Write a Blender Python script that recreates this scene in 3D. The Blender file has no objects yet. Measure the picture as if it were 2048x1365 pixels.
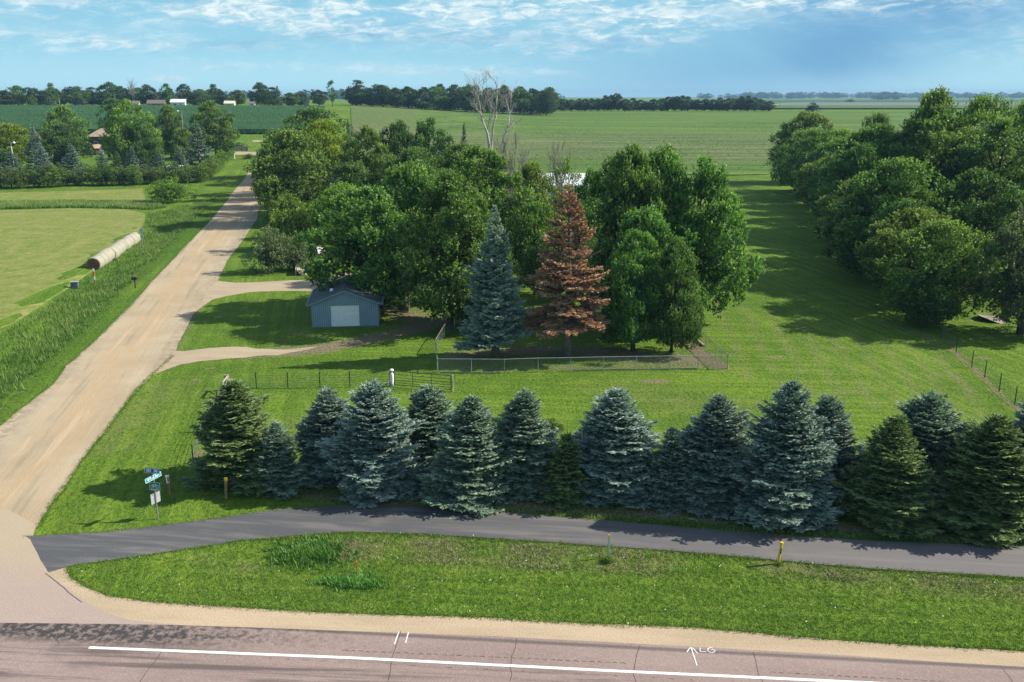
import bpy, math, random
import numpy as np
from mathutils import Vector, Matrix
from mathutils.geometry import delaunay_2d_cdt

random.seed(7)
RNG = np.random.default_rng(7)
SC = bpy.context.scene
COL = SC.collection
PI = math.pi

# ------------------------------------------------------------------ camera, sky, sun, exposure
CAM_H = 22.0
FPX = 1850.0                      # focal length in pixels of the 2048 wide photograph
PITCH = math.radians(14.75)
cam_data = bpy.data.cameras.new('camera')
cam_data.lens = 36.0 * FPX / 2048.0
cam_data.clip_end = 20000
cam_data.clip_start = 0.5
cam = bpy.data.objects.new('camera', cam_data)
cam.location = (0, 0, CAM_H)
cam.rotation_euler = (PI / 2 - PITCH, 0, 0)
COL.objects.link(cam)
SC.camera = cam

SC.view_settings.view_transform = 'Standard'
SC.view_settings.look = 'None'
SC.view_settings.exposure = 0.80
SC.view_settings.gamma = 1.0
SC.view_settings.use_curve_mapping = False
SC.cycles.max_bounces = 6
SC.cycles.diffuse_bounces = 3
SC.cycles.transmission_bounces = 4
SC.cycles.volume_bounces = 0
SC.cycles.use_denoising = True
SC.cycles.denoising_prefilter = 'NONE'

SUN_EL = math.radians(36)
SUN_AZ = math.radians(82)         # clockwise from +Y (north): low right, slightly behind the trees
SUN_DIR = Vector((math.cos(SUN_EL) * math.sin(SUN_AZ), math.cos(SUN_EL) * math.cos(SUN_AZ), math.sin(SUN_EL)))
sl = bpy.data.lights.new('sun', 'SUN')
sl.energy = 4.6
sl.angle = math.radians(0.5)
sl.color = (1.0, 0.93, 0.80)
so = bpy.data.objects.new('sun', sl)
so.rotation_euler = (-SUN_DIR).to_track_quat('-Z', 'Y').to_euler()
so.location = (60, 20, 80)
COL.objects.link(so)


class G:
    """small node-graph writer"""
    def __init__(self, tree):
        self.t = tree
        self.n = tree.nodes
        self.l = tree.links

    def node(self, ty, **kw):
        nd = self.n.new(ty)
        for k, v in kw.items():
            setattr(nd, k, v)
        return nd

    def put(self, sock, v):
        if isinstance(v, bpy.types.NodeSocket):
            self.l.new(v, sock)
        elif v is not None:
            if isinstance(v, (tuple, list)) and len(v) == 3 and sock.type == 'RGBA':
                v = (*v, 1.0)
            sock.default_value = v

    def m(self, op, a, b=None, c=None, clamp=False):
        nd = self.node('ShaderNodeMath', operation=op, use_clamp=clamp)
        self.put(nd.inputs[0], a)
        if b is not None: self.put(nd.inputs[1], b)
        if c is not None: self.put(nd.inputs[2], c)
        return nd.outputs[0]

    def mix(self, f, a, b, mode='MIX'):
        nd = self.node('ShaderNodeMix', data_type='RGBA', blend_type=mode)
        self.put(nd.inputs[0], f); self.put(nd.inputs[6], a); self.put(nd.inputs[7], b)
        return nd.outputs[2]

    def coord(self, kind='Object'):
        return self.node('ShaderNodeTexCoord').outputs[kind]

    def map(self, v, rot=0.0, scale=(1, 1, 1), loc=(0, 0, 0)):
        nd = self.node('ShaderNodeMapping')
        self.put(nd.inputs['Vector'], v)
        nd.inputs['Rotation'].default_value = (0, 0, rot)
        a = self.node('ShaderNodeMapping')
        self.l.new(nd.outputs[0], a.inputs['Vector'])
        a.inputs['Scale'].default_value = scale
        a.inputs['Location'].default_value = loc
        return a.outputs[0]

    def noise(self, v, scale, detail=4, rough=0.55, dist=0.0):
        nd = self.node('ShaderNodeTexNoise')
        self.put(nd.inputs['Vector'], v)
        nd.inputs['Scale'].default_value = scale
        nd.inputs['Detail'].default_value = detail
        nd.inputs['Roughness'].default_value = rough
        nd.inputs['Distortion'].default_value = dist
        return nd.outputs[0]

    def voro(self, v, scale, feature='F1', out='Distance'):
        nd = self.node('ShaderNodeTexVoronoi', feature=feature)
        self.put(nd.inputs['Vector'], v)
        nd.inputs['Scale'].default_value = scale
        return nd.outputs[out]

    def step(self, v, lo, hi, a=0.0, b=1.0, smooth=True):
        nd = self.node('ShaderNodeMapRange', interpolation_type='SMOOTHSTEP' if smooth else 'LINEAR')
        self.put(nd.inputs[0], v)
        nd.inputs[1].default_value = lo; nd.inputs[2].default_value = hi
        nd.inputs[3].default_value = a; nd.inputs[4].default_value = b
        return nd.outputs[0]

    def ramp(self, f, stops):
        nd = self.node('ShaderNodeValToRGB')
        self.put(nd.inputs[0], f)
        r = nd.color_ramp
        while len(r.elements) < len(stops): r.elements.new(0.5)
        for e, (p, c) in zip(r.elements, stops):
            e.position = p; e.color = (*c, 1)
        return nd.outputs[0]

    def attr(self, name, out='Fac'):
        nd = self.node('ShaderNodeAttribute', attribute_name=name)
        return nd.outputs[out]

    def bump(self, h, strength=0.4, dist=0.05, nrm=None):
        nd = self.node('ShaderNodeBump')
        self.put(nd.inputs['Height'], h)
        nd.inputs['Strength'].default_value = strength
        nd.inputs['Distance'].default_value = dist
        if nrm is not None: self.l.new(nrm, nd.inputs['Normal'])
        return nd.outputs[0]

    def bsdf(self, color, rough=0.8, spec=0.3, metal=0.0, normal=None):
        nd = self.node('ShaderNodeBsdfPrincipled')
        self.put(nd.inputs['Base Color'], color)
        self.put(nd.inputs['Roughness'], rough)
        nd.inputs['Specular IOR Level'].default_value = spec
        nd.inputs['Metallic'].default_value = metal
        if normal is not None: self.l.new(normal, nd.inputs['Normal'])
        return nd.outputs[0]

    def out(self, s):
        o = self.node('ShaderNodeOutputMaterial')
        self.l.new(s, o.inputs['Surface'])


def material(name):
    m = bpy.data.materials.new(name)
    m.use_nodes = True
    m.node_tree.nodes.clear()
    return m, G(m.node_tree)


# ---- sky: Nishita light with streaked clouds laid out by compass direction and height angle
world = bpy.data.worlds.new('World')
SC.world = world
world.use_nodes = True
world.node_tree.nodes.clear()
world.cycles.sampling_method = 'MANUAL'
world.cycles.sample_map_resolution = 512


def px_el(y):
    return math.tan(-(PITCH + math.atan((y - 682.5) / FPX)))


def px_az(x):
    return (x - 1024) / FPX / 0.985


def build_sky():
    g = G(world.node_tree)
    sky = g.node('ShaderNodeTexSky', sky_type='NISHITA')
    sky.sun_disc = False
    sky.sun_elevation = SUN_EL
    sky.sun_rotation = SUN_AZ
    sky.altitude = 400
    sky.air_density = 1.0
    sky.dust_density = 0.6
    sky.ozone_density = 2.0
    d = g.coord('Generated')
    sp = g.node('ShaderNodeSeparateXYZ')
    g.l.new(d, sp.inputs[0])
    az = g.m('ARCTAN2', sp.outputs[0], sp.outputs[1])
    hor = g.m('SQRT', g.m('ADD', g.m('MULTIPLY', sp.outputs[0], sp.outputs[0]), g.m('MULTIPLY', sp.outputs[1], sp.outputs[1])))
    el = g.m('DIVIDE', sp.outputs[2], g.m('MAXIMUM', hor, 0.02))
    cb = g.node('ShaderNodeCombineXYZ')
    g.l.new(az, cb.inputs[0]); g.l.new(el, cb.inputs[1])
    v = cb.outputs[0]
    S = 0.115
    base = g.mix(1.0, sky.outputs[0], (S * 1.35, S * 1.15, S * 0.95), 'MULTIPLY')
    low = g.ramp(g.step(el, 0.0, 0.13, smooth=False), [(0.0, (0.34, 0.54, 0.585)), (0.35, (0.205, 0.405, 0.50)), (1.0, (0.13, 0.31, 0.44))])
    cl = g.mix(g.step(el, 0.10, 0.55, 1.0, 0.0), base, low)

    def blob(x, y, rx, ry, amp):
        a = g.m('MULTIPLY', g.m('SUBTRACT', az, px_az(x)), 1.0 / (rx / FPX))
        b = g.m('MULTIPLY', g.m('SUBTRACT', el, px_el(y)), 1.0 / (ry / FPX))
        q = g.m('ADD', g.m('MULTIPLY', a, a), g.m('MULTIPLY', b, b))
        return g.m('MULTIPLY', g.m('EXPONENT', g.m('MULTIPLY', q, -1.0)), amp)

    def total(lst):
        t = None
        for bl in lst:
            s = blob(*bl)
            t = s if t is None else g.m('ADD', t, s)
        return t

    # deep blue rain shaft slanting down to the left, and the blue wall of rain beside it
    line = g.m('SUBTRACT', g.m('SUBTRACT', az, px_az(1560)), g.m('MULTIPLY', g.m('SUBTRACT', el, px_el(150)), 1.55))
    rs = g.m('EXPONENT', g.m('MULTIPLY', g.m('MULTIPLY', line, line), -75.0))
    rsn = g.noise(g.map(v, -0.99, (14, 2.0, 1)), 1.0, 3)
    shaft = g.m('MULTIPLY', g.m('MULTIPLY', rs, g.step(rsn, 0.2, 0.75, 0.45, 1.0)), g.step(el, -0.01, 0.035))
    cl = g.mix(g.m('MULTIPLY', shaft, 0.85), cl, (0.082, 0.205, 0.365))
    cl = g.mix(total([(1330, 150, 330, 75, 0.5), (1780, 30, 300, 40, 0.5)]), cl, (0.105, 0.25, 0.40))

    n1 = g.noise(g.map(v, -0.05, (11, 62, 1), (3, 1, 0)), 1.0, 8, 0.6, 0.5)
    n2 = g.noise(g.map(v, -0.03, (40, 130, 1)), 1.0, 6, 0.65, 0.8)
    n = g.m('ADD', g.m('MULTIPLY', n1, 0.62), g.m('MULTIPLY', n2, 0.38))
    white = total([(480, 18, 470, 30, 0.62), (60, 20, 150, 30, 0.5), (300, 95, 190, 17, 0.6), (120, 95, 130, 16, 0.35),
                   (720, 52, 260, 34, 0.5), (1060, 30, 420, 34, 0.62), (1280, 58, 110, 22, 0.85), (1085, 100, 150, 14, 0.5),
                   (1500, 8, 460, 14, 0.72), (960, 142, 190, 9, 0.42), (400, 158, 26, 9, 0.75), (1190, 70, 18, 8, 0.7),
                   (1950, 95, 180, 40, 0.28), (650, 135, 330, 10, 0.3), (1720, 22, 200, 16, 0.4)])
    wm = g.m('MULTIPLY', g.m('MULTIPLY', white, g.step(n, 0.40, 0.60)), 1.35, clamp=True)
    dark = total([(740, 66, 170, 20, 0.55), (1010, 75, 210, 16, 0.5), (520, 92, 70, 12, 0.35), (1230, 86, 120, 14, 0.5), (1600, 45, 300, 26, 0.4), (60, 8, 60, 12, 0.3)])
    n3 = g.noise(g.map(v, -0.04, (7, 90, 1), (9, 4, 0)), 1.0, 5, 0.6, 0.3)
    cl = g.mix(g.m('MULTIPLY', dark, g.step(n3, 0.35, 0.62), clamp=True), cl, (0.125, 0.27, 0.40))
    cl = g.mix(wm, cl, g.mix(g.step(n2, 0.4, 0.7), (0.33, 0.45, 0.50), (0.54, 0.60, 0.61)))
    # thin broken cloud over the unseen upper sky
    nu = g.noise(g.map(d, 0, (2, 2, 4)), 1.4, 5, 0.6)
    cl = g.mix(g.m('MULTIPLY', g.step(nu, 0.52, 0.75), g.step(el, 0.15, 0.5, 0.0, 0.35)), cl, (0.5, 0.55, 0.6))
    bg = g.node('ShaderNodeBackground')
    g.l.new(cl, bg.inputs[0])
    bg.inputs[1].default_value = 1.0
    o = g.node('ShaderNodeOutputWorld')
    g.l.new(bg.outputs[0], o.inputs[0])


build_sky()


# ------------------------------------------------------------------ terrain height and pixel helpers
def smooth_profile(ys, zs):
    gy = np.arange(-200, 9000, 5.0)
    gz = np.interp(gy, ys, zs)
    k = np.hanning(21); k /= k.sum()
    gs = np.convolve(np.pad(gz, 10, mode='edge'), k, mode='valid')
    return gy, gs


_gy, _gl = smooth_profile([0, 200, 250, 350, 450, 550, 700, 1500, 4000, 9000], [0, 0, 1.4, 5.0, 10.6, 17.1, 18.2, 17, 20, 20])
_, _gr = smooth_profile([0, 200, 350, 500, 650, 800, 1500, 2500, 4000, 5000, 9000], [0, 0, 3.1, 8.2, 12.5, 12.9, 9, 10.5, 17, 22.3, 22.3])


def sstep(x, a, b):
    t = np.clip((x - a) / (b - a), 0, 1)
    return t * t * (3 - 2 * t)


def road_u(x, y):
    return (x + 33.8 + 0.197 * (y - 77.2)) * 0.981


def height(x, y):
    x = np.asarray(x, float); y = np.asarray(y, float)
    zl = np.interp(y, _gy, _gl); zr = np.interp(y, _gy, _gr)
    w = sstep(x / np.maximum(y, 60.0), -0.22, 0.04)
    z = zl * (1 - w) + zr * w
    # swale between highway shoulder and bike path
    s = (y - (35.9 - 0.074 * x)) / np.maximum(8.2 - 0.11 * x, 3.0)
    sw = np.where((s > 0) & (s < 1), np.sin(PI * np.clip(s, 0, 1)) ** 2, 0)
    z = z - 0.38 * sw * sstep(x, -19, -10)
    # ditch along the west side of the gravel road
    u = -road_u(x, y)
    t = (u - 5.2) / 10.0
    dt = np.where((t > 0) & (t < 1), np.sin(PI * np.clip(t, 0, 1)) ** 2, 0)
    z = z - 0.75 * dt * sstep(y, 40, 70) * (1 - sstep(y, 150, 185))
    return z


def h1(x, y):
    return float(height(x, y))


CP, SP = math.cos(PITCH), math.sin(PITCH)


def P(px, py):
    """ground point seen at photograph pixel (px, py)"""
    a = (px - 1024) / FPX
    v = (py - 682.5) / FPX
    dx, dy, dz = a, CP - v * SP, -SP - v * CP
    t = 10.0; prev = t
    while t < 9000:
        x, y, z = dx * t, dy * t, CAM_H + dz * t
        if z <= h1(x, y):
            lo, hi = prev, t
            for _ in range(24):
                mid = (lo + hi) / 2
                if CAM_H + dz * mid <= h1(dx * mid, dy * mid): hi = mid
                else: lo = mid
            return Vector((dx * hi, dy * hi, h1(dx * hi, dy * hi)))
        prev = t
        t *= 1.01
    return Vector((dx * t, dy * t, h1(dx * t, dy * t)))


def PY(px, Y):
    """ground point at distance Y in the direction of pixel column px"""
    z = h1((px - 1024) / FPX * Y, Y)
    depth = Y * CP + (CAM_H - z) * SP
    x = (px - 1024) / FPX * depth
    return Vector((x, Y, h1(x, Y)))


def ztop(Y, py):
    t = math.tan(PITCH + math.atan((py - 682.5) / FPX))
    return CAM_H - t * Y


def depth_of(p):
    return p.y * CP + (CAM_H - p.z) * SP


# ------------------------------------------------------------------ object helpers
def tag(o, label=None, cat=None, group=None, kind=None):
    if label: o['label'] = label
    if cat: o['category'] = cat
    if group: o['group'] = group
    if kind: o['kind'] = kind
    return o


def empty(name, loc, rz=0.0):
    o = bpy.data.objects.new(name, None)
    o.empty_display_size = 0.3
    o.location = loc
    o.rotation_euler = (0, 0, rz)
    COL.objects.link(o)
    return o


def link(name, me, mat=None, parent=None, loc=None):
    o = bpy.data.objects.new(name, me)
    if mat is not None and not me.materials: me.materials.append(mat)
    COL.objects.link(o)
    if parent is not None: o.parent = parent
    if loc is not None: o.location = loc
    return o


def np_mesh(name, verts, faces_flat, face_len, smooth=False, attrs=None):
    """verts (n,3), faces_flat int array, face_len constant size"""
    me = bpy.data.meshes.new(name)
    verts = np.asarray(verts, np.float32)
    idx = np.asarray(faces_flat, np.int32).ravel()
    nf = len(idx) // face_len
    me.vertices.add(len(verts))
    me.vertices.foreach_set('co', verts.ravel())
    me.loops.add(len(idx))
    me.loops.foreach_set('vertex_index', idx)
    me.polygons.add(nf)
    me.polygons.foreach_set('loop_start', np.arange(nf, dtype=np.int32) * face_len)
    if smooth:
        me.polygons.foreach_set('use_smooth', np.ones(nf, bool))
    if attrs:
        for k, v in attrs.items():
            at = me.attributes.new(k, 'FLOAT', 'POINT')
            at.data.foreach_set('value', np.asarray(v, np.float32))
    me.update(calc_edges=True)
    me.validate()
    return me


class MB:
    """collects boxes, tubes, prisms into one mesh"""
    def __init__(self):
        self.v = []; self.f = []

    def add(self, vs, fs):
        b = len(self.v)
        self.v += [tuple(p) for p in vs]
        self.f += [tuple(i + b for i in f) for f in fs]
        return self

    def box(self, c, s, rot=None):
        hx, hy, hz = s[0] / 2, s[1] / 2, s[2] / 2
        vs = [Vector((sx * hx, sy * hy, sz * hz)) for sx in (-1, 1) for sy in (-1, 1) for sz in (-1, 1)]
        if rot is not None: vs = [rot @ q for q in vs]
        vs = [q + Vector(c) for q in vs]
        return self.add(vs, [(0, 1, 3, 2), (4, 6, 7, 5), (0, 4, 5, 1), (2, 3, 7, 6), (0, 2, 6, 4), (1, 5, 7, 3)])

    def tube(self, a, b, r0, r1=None, n=8, cap=True):
        a = Vector(a); b = Vector(b)
        if r1 is None: r1 = r0
        d = (b - a)
        if d.length < 1e-6: return self
        q = d.to_track_quat('Z', 'Y').to_matrix()
        vs = []
        for c, r in ((a, r0), (b, r1)):
            for k in range(n):
                an = 2 * PI * k / n
                vs.append(c + q @ Vector((math.cos(an) * r, math.sin(an) * r, 0)))
        fs = [(k, (k + 1) % n, n + (k + 1) % n, n + k) for k in range(n)]
        if cap: fs += [tuple(range(n - 1, -1, -1)), tuple(range(n, 2 * n))]
        return self.add(vs, fs)

    def path(self, pts, radii, n=8):
        pts = [Vector(p) for p in pts]
        vs = []; fs = []
        for i, (p, r) in enumerate(zip(pts, radii)):
            d = (pts[min(i + 1, len(pts) - 1)] - pts[max(i - 1, 0)])
            q = d.to_track_quat('Z', 'Y').to_matrix()
            for k in range(n):
                an = 2 * PI * k / n
                vs.append(p + q @ Vector((math.cos(an) * r, math.sin(an) * r, 0)))
        for i in range(len(pts) - 1):
            for k in range(n):
                fs.append((i * n + k, i * n + (k + 1) % n, (i + 1) * n + (k + 1) % n, (i + 1) * n + k))
        fs.append(tuple(range(n - 1, -1, -1)))
        m = (len(pts) - 1) * n
        fs.append(tuple(range(m, m + n)))
        return self.add(vs, fs)

    def prism(self, outline, z0, z1):
        n = len(outline)
        vs = [(x, y, z0) for x, y in outline] + [(x, y, z1) for x, y in outline]
        fs = [tuple(range(n - 1, -1, -1)), tuple(range(n, 2 * n))]
        fs += [(k, (k + 1) % n, n + (k + 1) % n, n + k) for k in range(n)]
        return self.add(vs, fs)

    def mesh(self, name, smooth=False):
        me = bpy.data.meshes.new(name)
        me.from_pydata(self.v, [], self.f)
        if smooth:
            me.polygons.foreach_set('use_smooth', [True] * len(me.polygons))
        me.update()
        return me

    def build(self, name, mat, parent=None, loc=None, smooth=False, bevel=0.0):
        o = link(name, self.mesh(name, smooth), mat, parent, loc)
        if bevel:
            b = o.modifiers.new('bevel', 'BEVEL'); b.width = bevel; b.segments = 2; b.limit_method = 'ANGLE'
        return o


def copy_tree(o, parent=None):
    c = o.copy()
    COL.objects.link(c)
    if parent is not None: c.parent = parent
    for ch in o.children:
        copy_tree(ch, c)
    return c


def paint(name, col, rough=0.6, metal=0.0, var=0.12, scale=6.0, spec=0.4, grime=0.0):
    m, g = material(name)
    n = g.noise(g.coord(), scale, 5, 0.6)
    n2 = g.noise(g.coord(), scale * 9, 3, 0.6)
    dk = tuple(c * (1 - var * 2) for c in col); lt = tuple(min(1, c * (1 + var)) for c in col)
    c = g.mix(g.step(n, 0.3, 0.7), dk, lt)
    if grime: c = g.mix(g.step(n2, 0.5, 0.75, 0, grime), c, (0.12, 0.09, 0.06))
    g.out(g.bsdf(c, rough, spec, metal, g.bump(n2, 0.15, 0.01)))
    return m
# ------------------------------------------------------------------ ground polygons (from the photograph's ground plane)
def poly(pxs):
    return [P(x, y).xy for x, y in pxs]


def densify(pts, step=0.35, jit=0.0, closed=True, seed=1, fall=None):
    """resample a closed outline and roughen it at several wavelengths"""
    r = np.random.default_rng(seed)
    out = []
    n = len(pts)
    for i in range(n if closed else n - 1):
        a = Vector(pts[i]); b = Vector(pts[(i + 1) % n])
        L = (b - a).length
        st = step * max(1.0, ((a + b) / 2).length / 70.0)
        k = max(1, int(L / st))
        for j in range(k):
            out.append(a.lerp(b, j / k))
    if not closed: out.append(Vector(pts[-1]))
    arr = np.array([(p.x, p.y) for p in out])
    if jit:
        m = len(arr)
        nz = np.zeros((m, 2))
        for wl, am in ((3, .45), (9, .5), (31, .9)):
            kk = max(2, m // wl)
            c = r.normal(size=(kk + 1, 2)); c[-1] = c[0]
            nz += am * np.stack([np.interp(np.linspace(0, kk, m, endpoint=False), np.arange(kk + 1), c[:, q]) for q in (0, 1)], 1)
        arr = arr + nz * jit
    return arr


def in_poly(pts, x, y):
    inside = np.zeros(np.shape(x), bool)
    n = len(pts)
    j = n - 1
    for i in range(n):
        xi, yi = pts[i]; xj, yj = pts[j]
        if yi != yj:
            c = ((yi > y) != (yj > y)) & (x < (xj - xi) * (y - yi) / (yj - yi) + xi)
            inside ^= c
        j = i
    return inside


def sheet(name, arr, off, mat, grid=2.0, far=False, skirt=0.0):
    """ground-hugging sheet filling an outline"""
    arr = np.asarray(arr)
    lo = arr.min(0); hi = arr.max(0)
    gx = np.arange(lo[0] + grid / 2, hi[0], grid)
    gy = np.arange(lo[1] + grid / 2, hi[1], grid)
    X, Y = np.meshgrid(gx, gy)
    X = X.ravel(); Y = Y.ravel()
    k = in_poly(arr, X, Y)
    X = X[k]; Y = Y[k]
    n = len(arr)
    verts = [Vector((float(a), float(b))) for a, b in arr] + [Vector((float(a), float(b))) for a, b in zip(X, Y)]
    edges = [(i, (i + 1) % n) for i in range(n)]
    vo, eo, fo, *_ = delaunay_2d_cdt(verts, edges, [list(range(n))], 1, 1e-4)
    vx = np.array([(v.x, v.y) for v in vo])
    z = height(vx[:, 0], vx[:, 1]) + off
    me = bpy.data.meshes.new(name)
    vs = np.column_stack([vx, z]).tolist(); fs = [list(f) for f in fo]
    if skirt:
        cnt = {}
        for f in fs:
            for a, b in zip(f, f[1:] + f[:1]):
                cnt[(a, b)] = 1
        bd = [(a, b) for (a, b) in cnt if (b, a) not in cnt]
        mp = {}
        for a, b in bd:
            for q in (a, b):
                if q not in mp:
                    mp[q] = len(vs); p = vs[q]; vs.append([p[0], p[1], p[2] - skirt])
            fs.append([a, mp[a], mp[b], b])
    me.from_pydata(vs, [], fs)
    me.update()
    if me.polygons and me.polygons[0].normal.z < 0: me.flip_normals()
    return link(name, me, mat)


# outlines in photograph pixels
ROAD_L = [(0, 852), (59, 805), (103, 770), (132, 732), (154, 716), (212, 661), (264, 609), (304, 562), (361, 504), (421, 440), (460, 392), (489, 359), (505, 335), (517, 318)]
ROAD_R = [(546, 345), (530, 385), (512, 440), (486, 481), (455, 519), (436, 560), (414, 580), (407, 601), (390, 625), (352, 690), (346, 712), (296, 756), (264, 791), (211, 864), (164, 920), (126, 978), (97, 1016), (74, 1054)]
APRON_R = [(64, 1076), (76, 1100), (98, 1146), (113, 1161), (147, 1186), (178, 1208), (205, 1226), (260, 1241), (342, 1249)]
PAVE_N = [(342, 1251), (495, 1256), (700, 1263.5), (970, 1273), (1380, 1294), (1690, 1312), (1861, 1324), (2048, 1335), (2300, 1352)]
SHOULD_N = [(134, 1134), (140, 1154), (171, 1174), (212, 1191), (294, 1203), (410, 1212), (581, 1222), (700, 1227), (970, 1236), (1158, 1248), (1380, 1255), (1690, 1282), (2048, 1303), (2300, 1318)]
PATH_N = [(51, 1074), (120, 1070), (205, 1065), (314, 1053), (427, 1038), (560, 1019), (700, 1010), (850, 1013), (980, 1022), (1100, 1033), (1240, 1044), (1400, 1058), (1587, 1072), (1789, 1084), (2048, 1093), (2300, 1103)]
PATH_S = [(2300, 1180), (2048, 1156), (1724, 1137), (1553, 1122), (1348, 1103), (1193, 1092), (1022, 1080), (851, 1069), (700, 1065), (581, 1073), (478, 1082), (376, 1099), (273, 1114), (147, 1131), (96, 1146), (72, 1102), (60, 1080)]
HAY = [(-260, 421), (0, 421), (150, 417), (250, 419), (290, 428), (290, 445), (276, 466), (240, 500), (180, 547), (100, 604), (37, 644), (0, 661), (-150, 745), (-420, 900), (-700, 700)]
HAY2 = [(-260, 387), (0, 386), (150, 382), (285, 378), (292, 400), (150, 404), (0, 406), (-260, 408)]

w_road_l = poly(ROAD_L); w_road_r = poly(ROAD_R)
w_path_n = poly(PATH_N); w_should = poly(SHOULD_N); w_pave = poly(PAVE_N); w_hay = poly(HAY)
w_path_s = poly(PATH_S)


def seg_dist(x, y, pts):
    d = np.full(np.shape(x), 1e9)
    for a, b in zip(pts[:-1], pts[1:]):
        ax, ay = a; bx, by = b
        L2 = (bx - ax) ** 2 + (by - ay) ** 2 + 1e-9
        t = np.clip(((x - ax) * (bx - ax) + (y - ay) * (by - ay)) / L2, 0, 1)
        d = np.minimum(d, np.hypot(x - ax - t * (bx - ax), y - ay - t * (by - ay)))
    return d


# ---- lawn, dirt and dry areas as real ground cover differences
def build_ground():
    xs = np.concatenate([-np.geomspace(6500, 90, 42), np.arange(-88, 80.1, 0.5), np.geomspace(82, 6500, 42)])
    ys = np.concatenate([np.linspace(-120, 20, 18), np.arange(24, 150, 0.5), np.arange(150, 260, 1.5), np.arange(262, 760, 6.0), np.geomspace(770, 8200, 46)])
    X, Y = np.meshgrid(xs, ys)
    Z = height(X, Y)
    near = (Y < 200) & (abs(X) < 90)
    Z = Z + np.where(near, 0.0, 0.0)
    nx, ny = len(xs), len(ys)
    i = np.arange(nx * ny).reshape(ny, nx)
    q = np.stack([i[:-1, :-1], i[:-1, 1:], i[1:, 1:], i[1:, :-1]], -1).reshape(-1, 4)
    wear = np.zeros_like(X); dry = np.zeros_like(X); lush = np.zeros_like(X)

    def stroke(A, pxs, w, amp):
        pts = [tuple(P(a, b).xy) for a, b in pxs]
        if len(pts) == 1: pts = pts * 2
        d = seg_dist(X, Y, pts)
        np.maximum(A, amp * np.exp(-(d / w) ** 2), out=A)

    stroke(wear, [(500, 708), (600, 702), (690, 690), (770, 672), (850, 652), (905, 632)], 2.0, 0.8)
    stroke(wear, [(640, 572), (700, 560), (800, 570), (900, 575)], 5.0, 0.65)
    stroke(wear, [(780, 610), (830, 640), (880, 650)], 3.5, 0.6)
    stroke(wear, [(585, 668), (612, 664)], 0.9, 0.6)
    stroke(wear, [(885, 735), (1000, 738), (1120, 736), (1280, 732), (1432, 733)], 0.7, 0.6)
    stroke(wear, [(930, 715), (1060, 700), (1180, 705), (1300, 715), (1400, 722)], 3.0, 0.68)
    stroke(wear, [(1380, 690), (1440, 735)], 0.9, 0.9)
    stroke(wear, [(1300, 640), (1360, 660), (1380, 690)], 2.5, 0.6)
    stroke(wear, [(1290, 765), (1330, 762)], 0.55, 0.85)
    stroke(wear, [(1680, 785), (1735, 787)], 0.35, 0.8)
    stroke(wear, [(1860, 745), (1880, 752)], 0.4, 0.6)
    stroke(wear, [(1548, 715), (1575, 720)], 0.5, 0.6)
    stroke(wear, [(1950, 714), (1972, 718)], 0.5, 0.9)
    stroke(wear, [(416, 737), (422, 739)], 0.35, 0.95)
    stroke(wear, [(385, 758), (396, 764)], 0.5, 0.6)
    stroke(wear, [(1866, 717), (1905, 752), (1952, 793)], 0.35, 0.62)
    stroke(wear, [(1750, 640), (1830, 665), (1905, 702)], 1.3, 0.42)
    stroke(wear, [(1905, 702), (1945, 735), (1995, 785), (2040, 822)], 0.3, 0.85)
    stroke(wear, [(1940, 640), (2048, 612), (2150, 600)], 1.4, 0.45)
    stroke(wear, [(465, 972), (560, 990), (760, 1003), (950, 1010), (1130, 1017), (1330, 1028), (1560, 1052), (1770, 1064), (1960, 1076), (2100, 1085)], 1.1, 0.6)
    stroke(wear, [(395, 915), (420, 850), (452, 795)], 0.3, 0.7)
    stroke(wear, [(710, 1095), (730, 1085), (790, 1082)], 0.6, 0.25)
    stroke(wear, [(1200, 1125), (1240, 1128)], 0.4, 0.6)
    stroke(wear, [(1150, 1092), (1330, 1106)], 0.35, 0.35)
    stroke(wear, [(520, 560), (600, 548), (640, 555)], 1.2, 0.25)
    stroke(wear, [(350, 690), (350, 705), (395, 620), (412, 600)], 0.7, 0.5)
    stroke(wear, [(447, 520), (440, 555)], 0.8, 0.4)
    stroke(dry, [(100, 430), (-150, 500)], 8, 0.5)
    stroke(dry, [(600, 1095), (850, 1092), (1100, 1105), (1340, 1118)], 0.9, 0.85)
    stroke(dry, [(680, 1110), (950, 1118), (1200, 1135)], 0.7, 0.6)
    stroke(dry, [(1550, 1135), (1800, 1160), (2050, 1180)], 0.9, 0.7)
    stroke(dry, [(400, 1120), (520, 1140)], 0.6, 0.6)
    stroke(dry, [(1250, 780), (1500, 830), (1560, 900)], 3.0, 0.35)
    stroke(dry, [(560, 870), (700, 850)], 3.0, 0.5)
    stroke(dry, [(200, 890), (330, 780)], 2.5, 0.4)
    for k_ in range(9):
        stroke(dry, [(1430 + 55 * k_, 600 + 12 * k_), (1500 + 62 * k_, 760 + 14 * k_)], 0.5, 0.45)
    stroke(lush, [(590, 1105), (660, 1112)], 1.5, 0.9)
    stroke(lush, [(690, 1160), (740, 1165)], 1.0, 0.8)
    stroke(lush, [(150, 600), (360, 480), (420, 430)], 5, 0.6)
    stroke(lush, [(0, 760), (100, 690), (200, 610)], 5, 0.6)
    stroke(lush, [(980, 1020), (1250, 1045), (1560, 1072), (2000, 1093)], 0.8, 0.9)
    me = np_mesh('ground', np.stack([X.ravel(), Y.ravel(), Z.ravel()], 1), q.ravel(), 4, True,
                 {'wear': wear.ravel(), 'dry': dry.ravel(), 'lush': lush.ravel()})
    m, g = material('lawn_and_soil')
    v = g.coord()
    big = g.noise(v, 0.06, 4, 0.6)
    mid = g.noise(v, 0.45, 5, 0.65)
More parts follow.
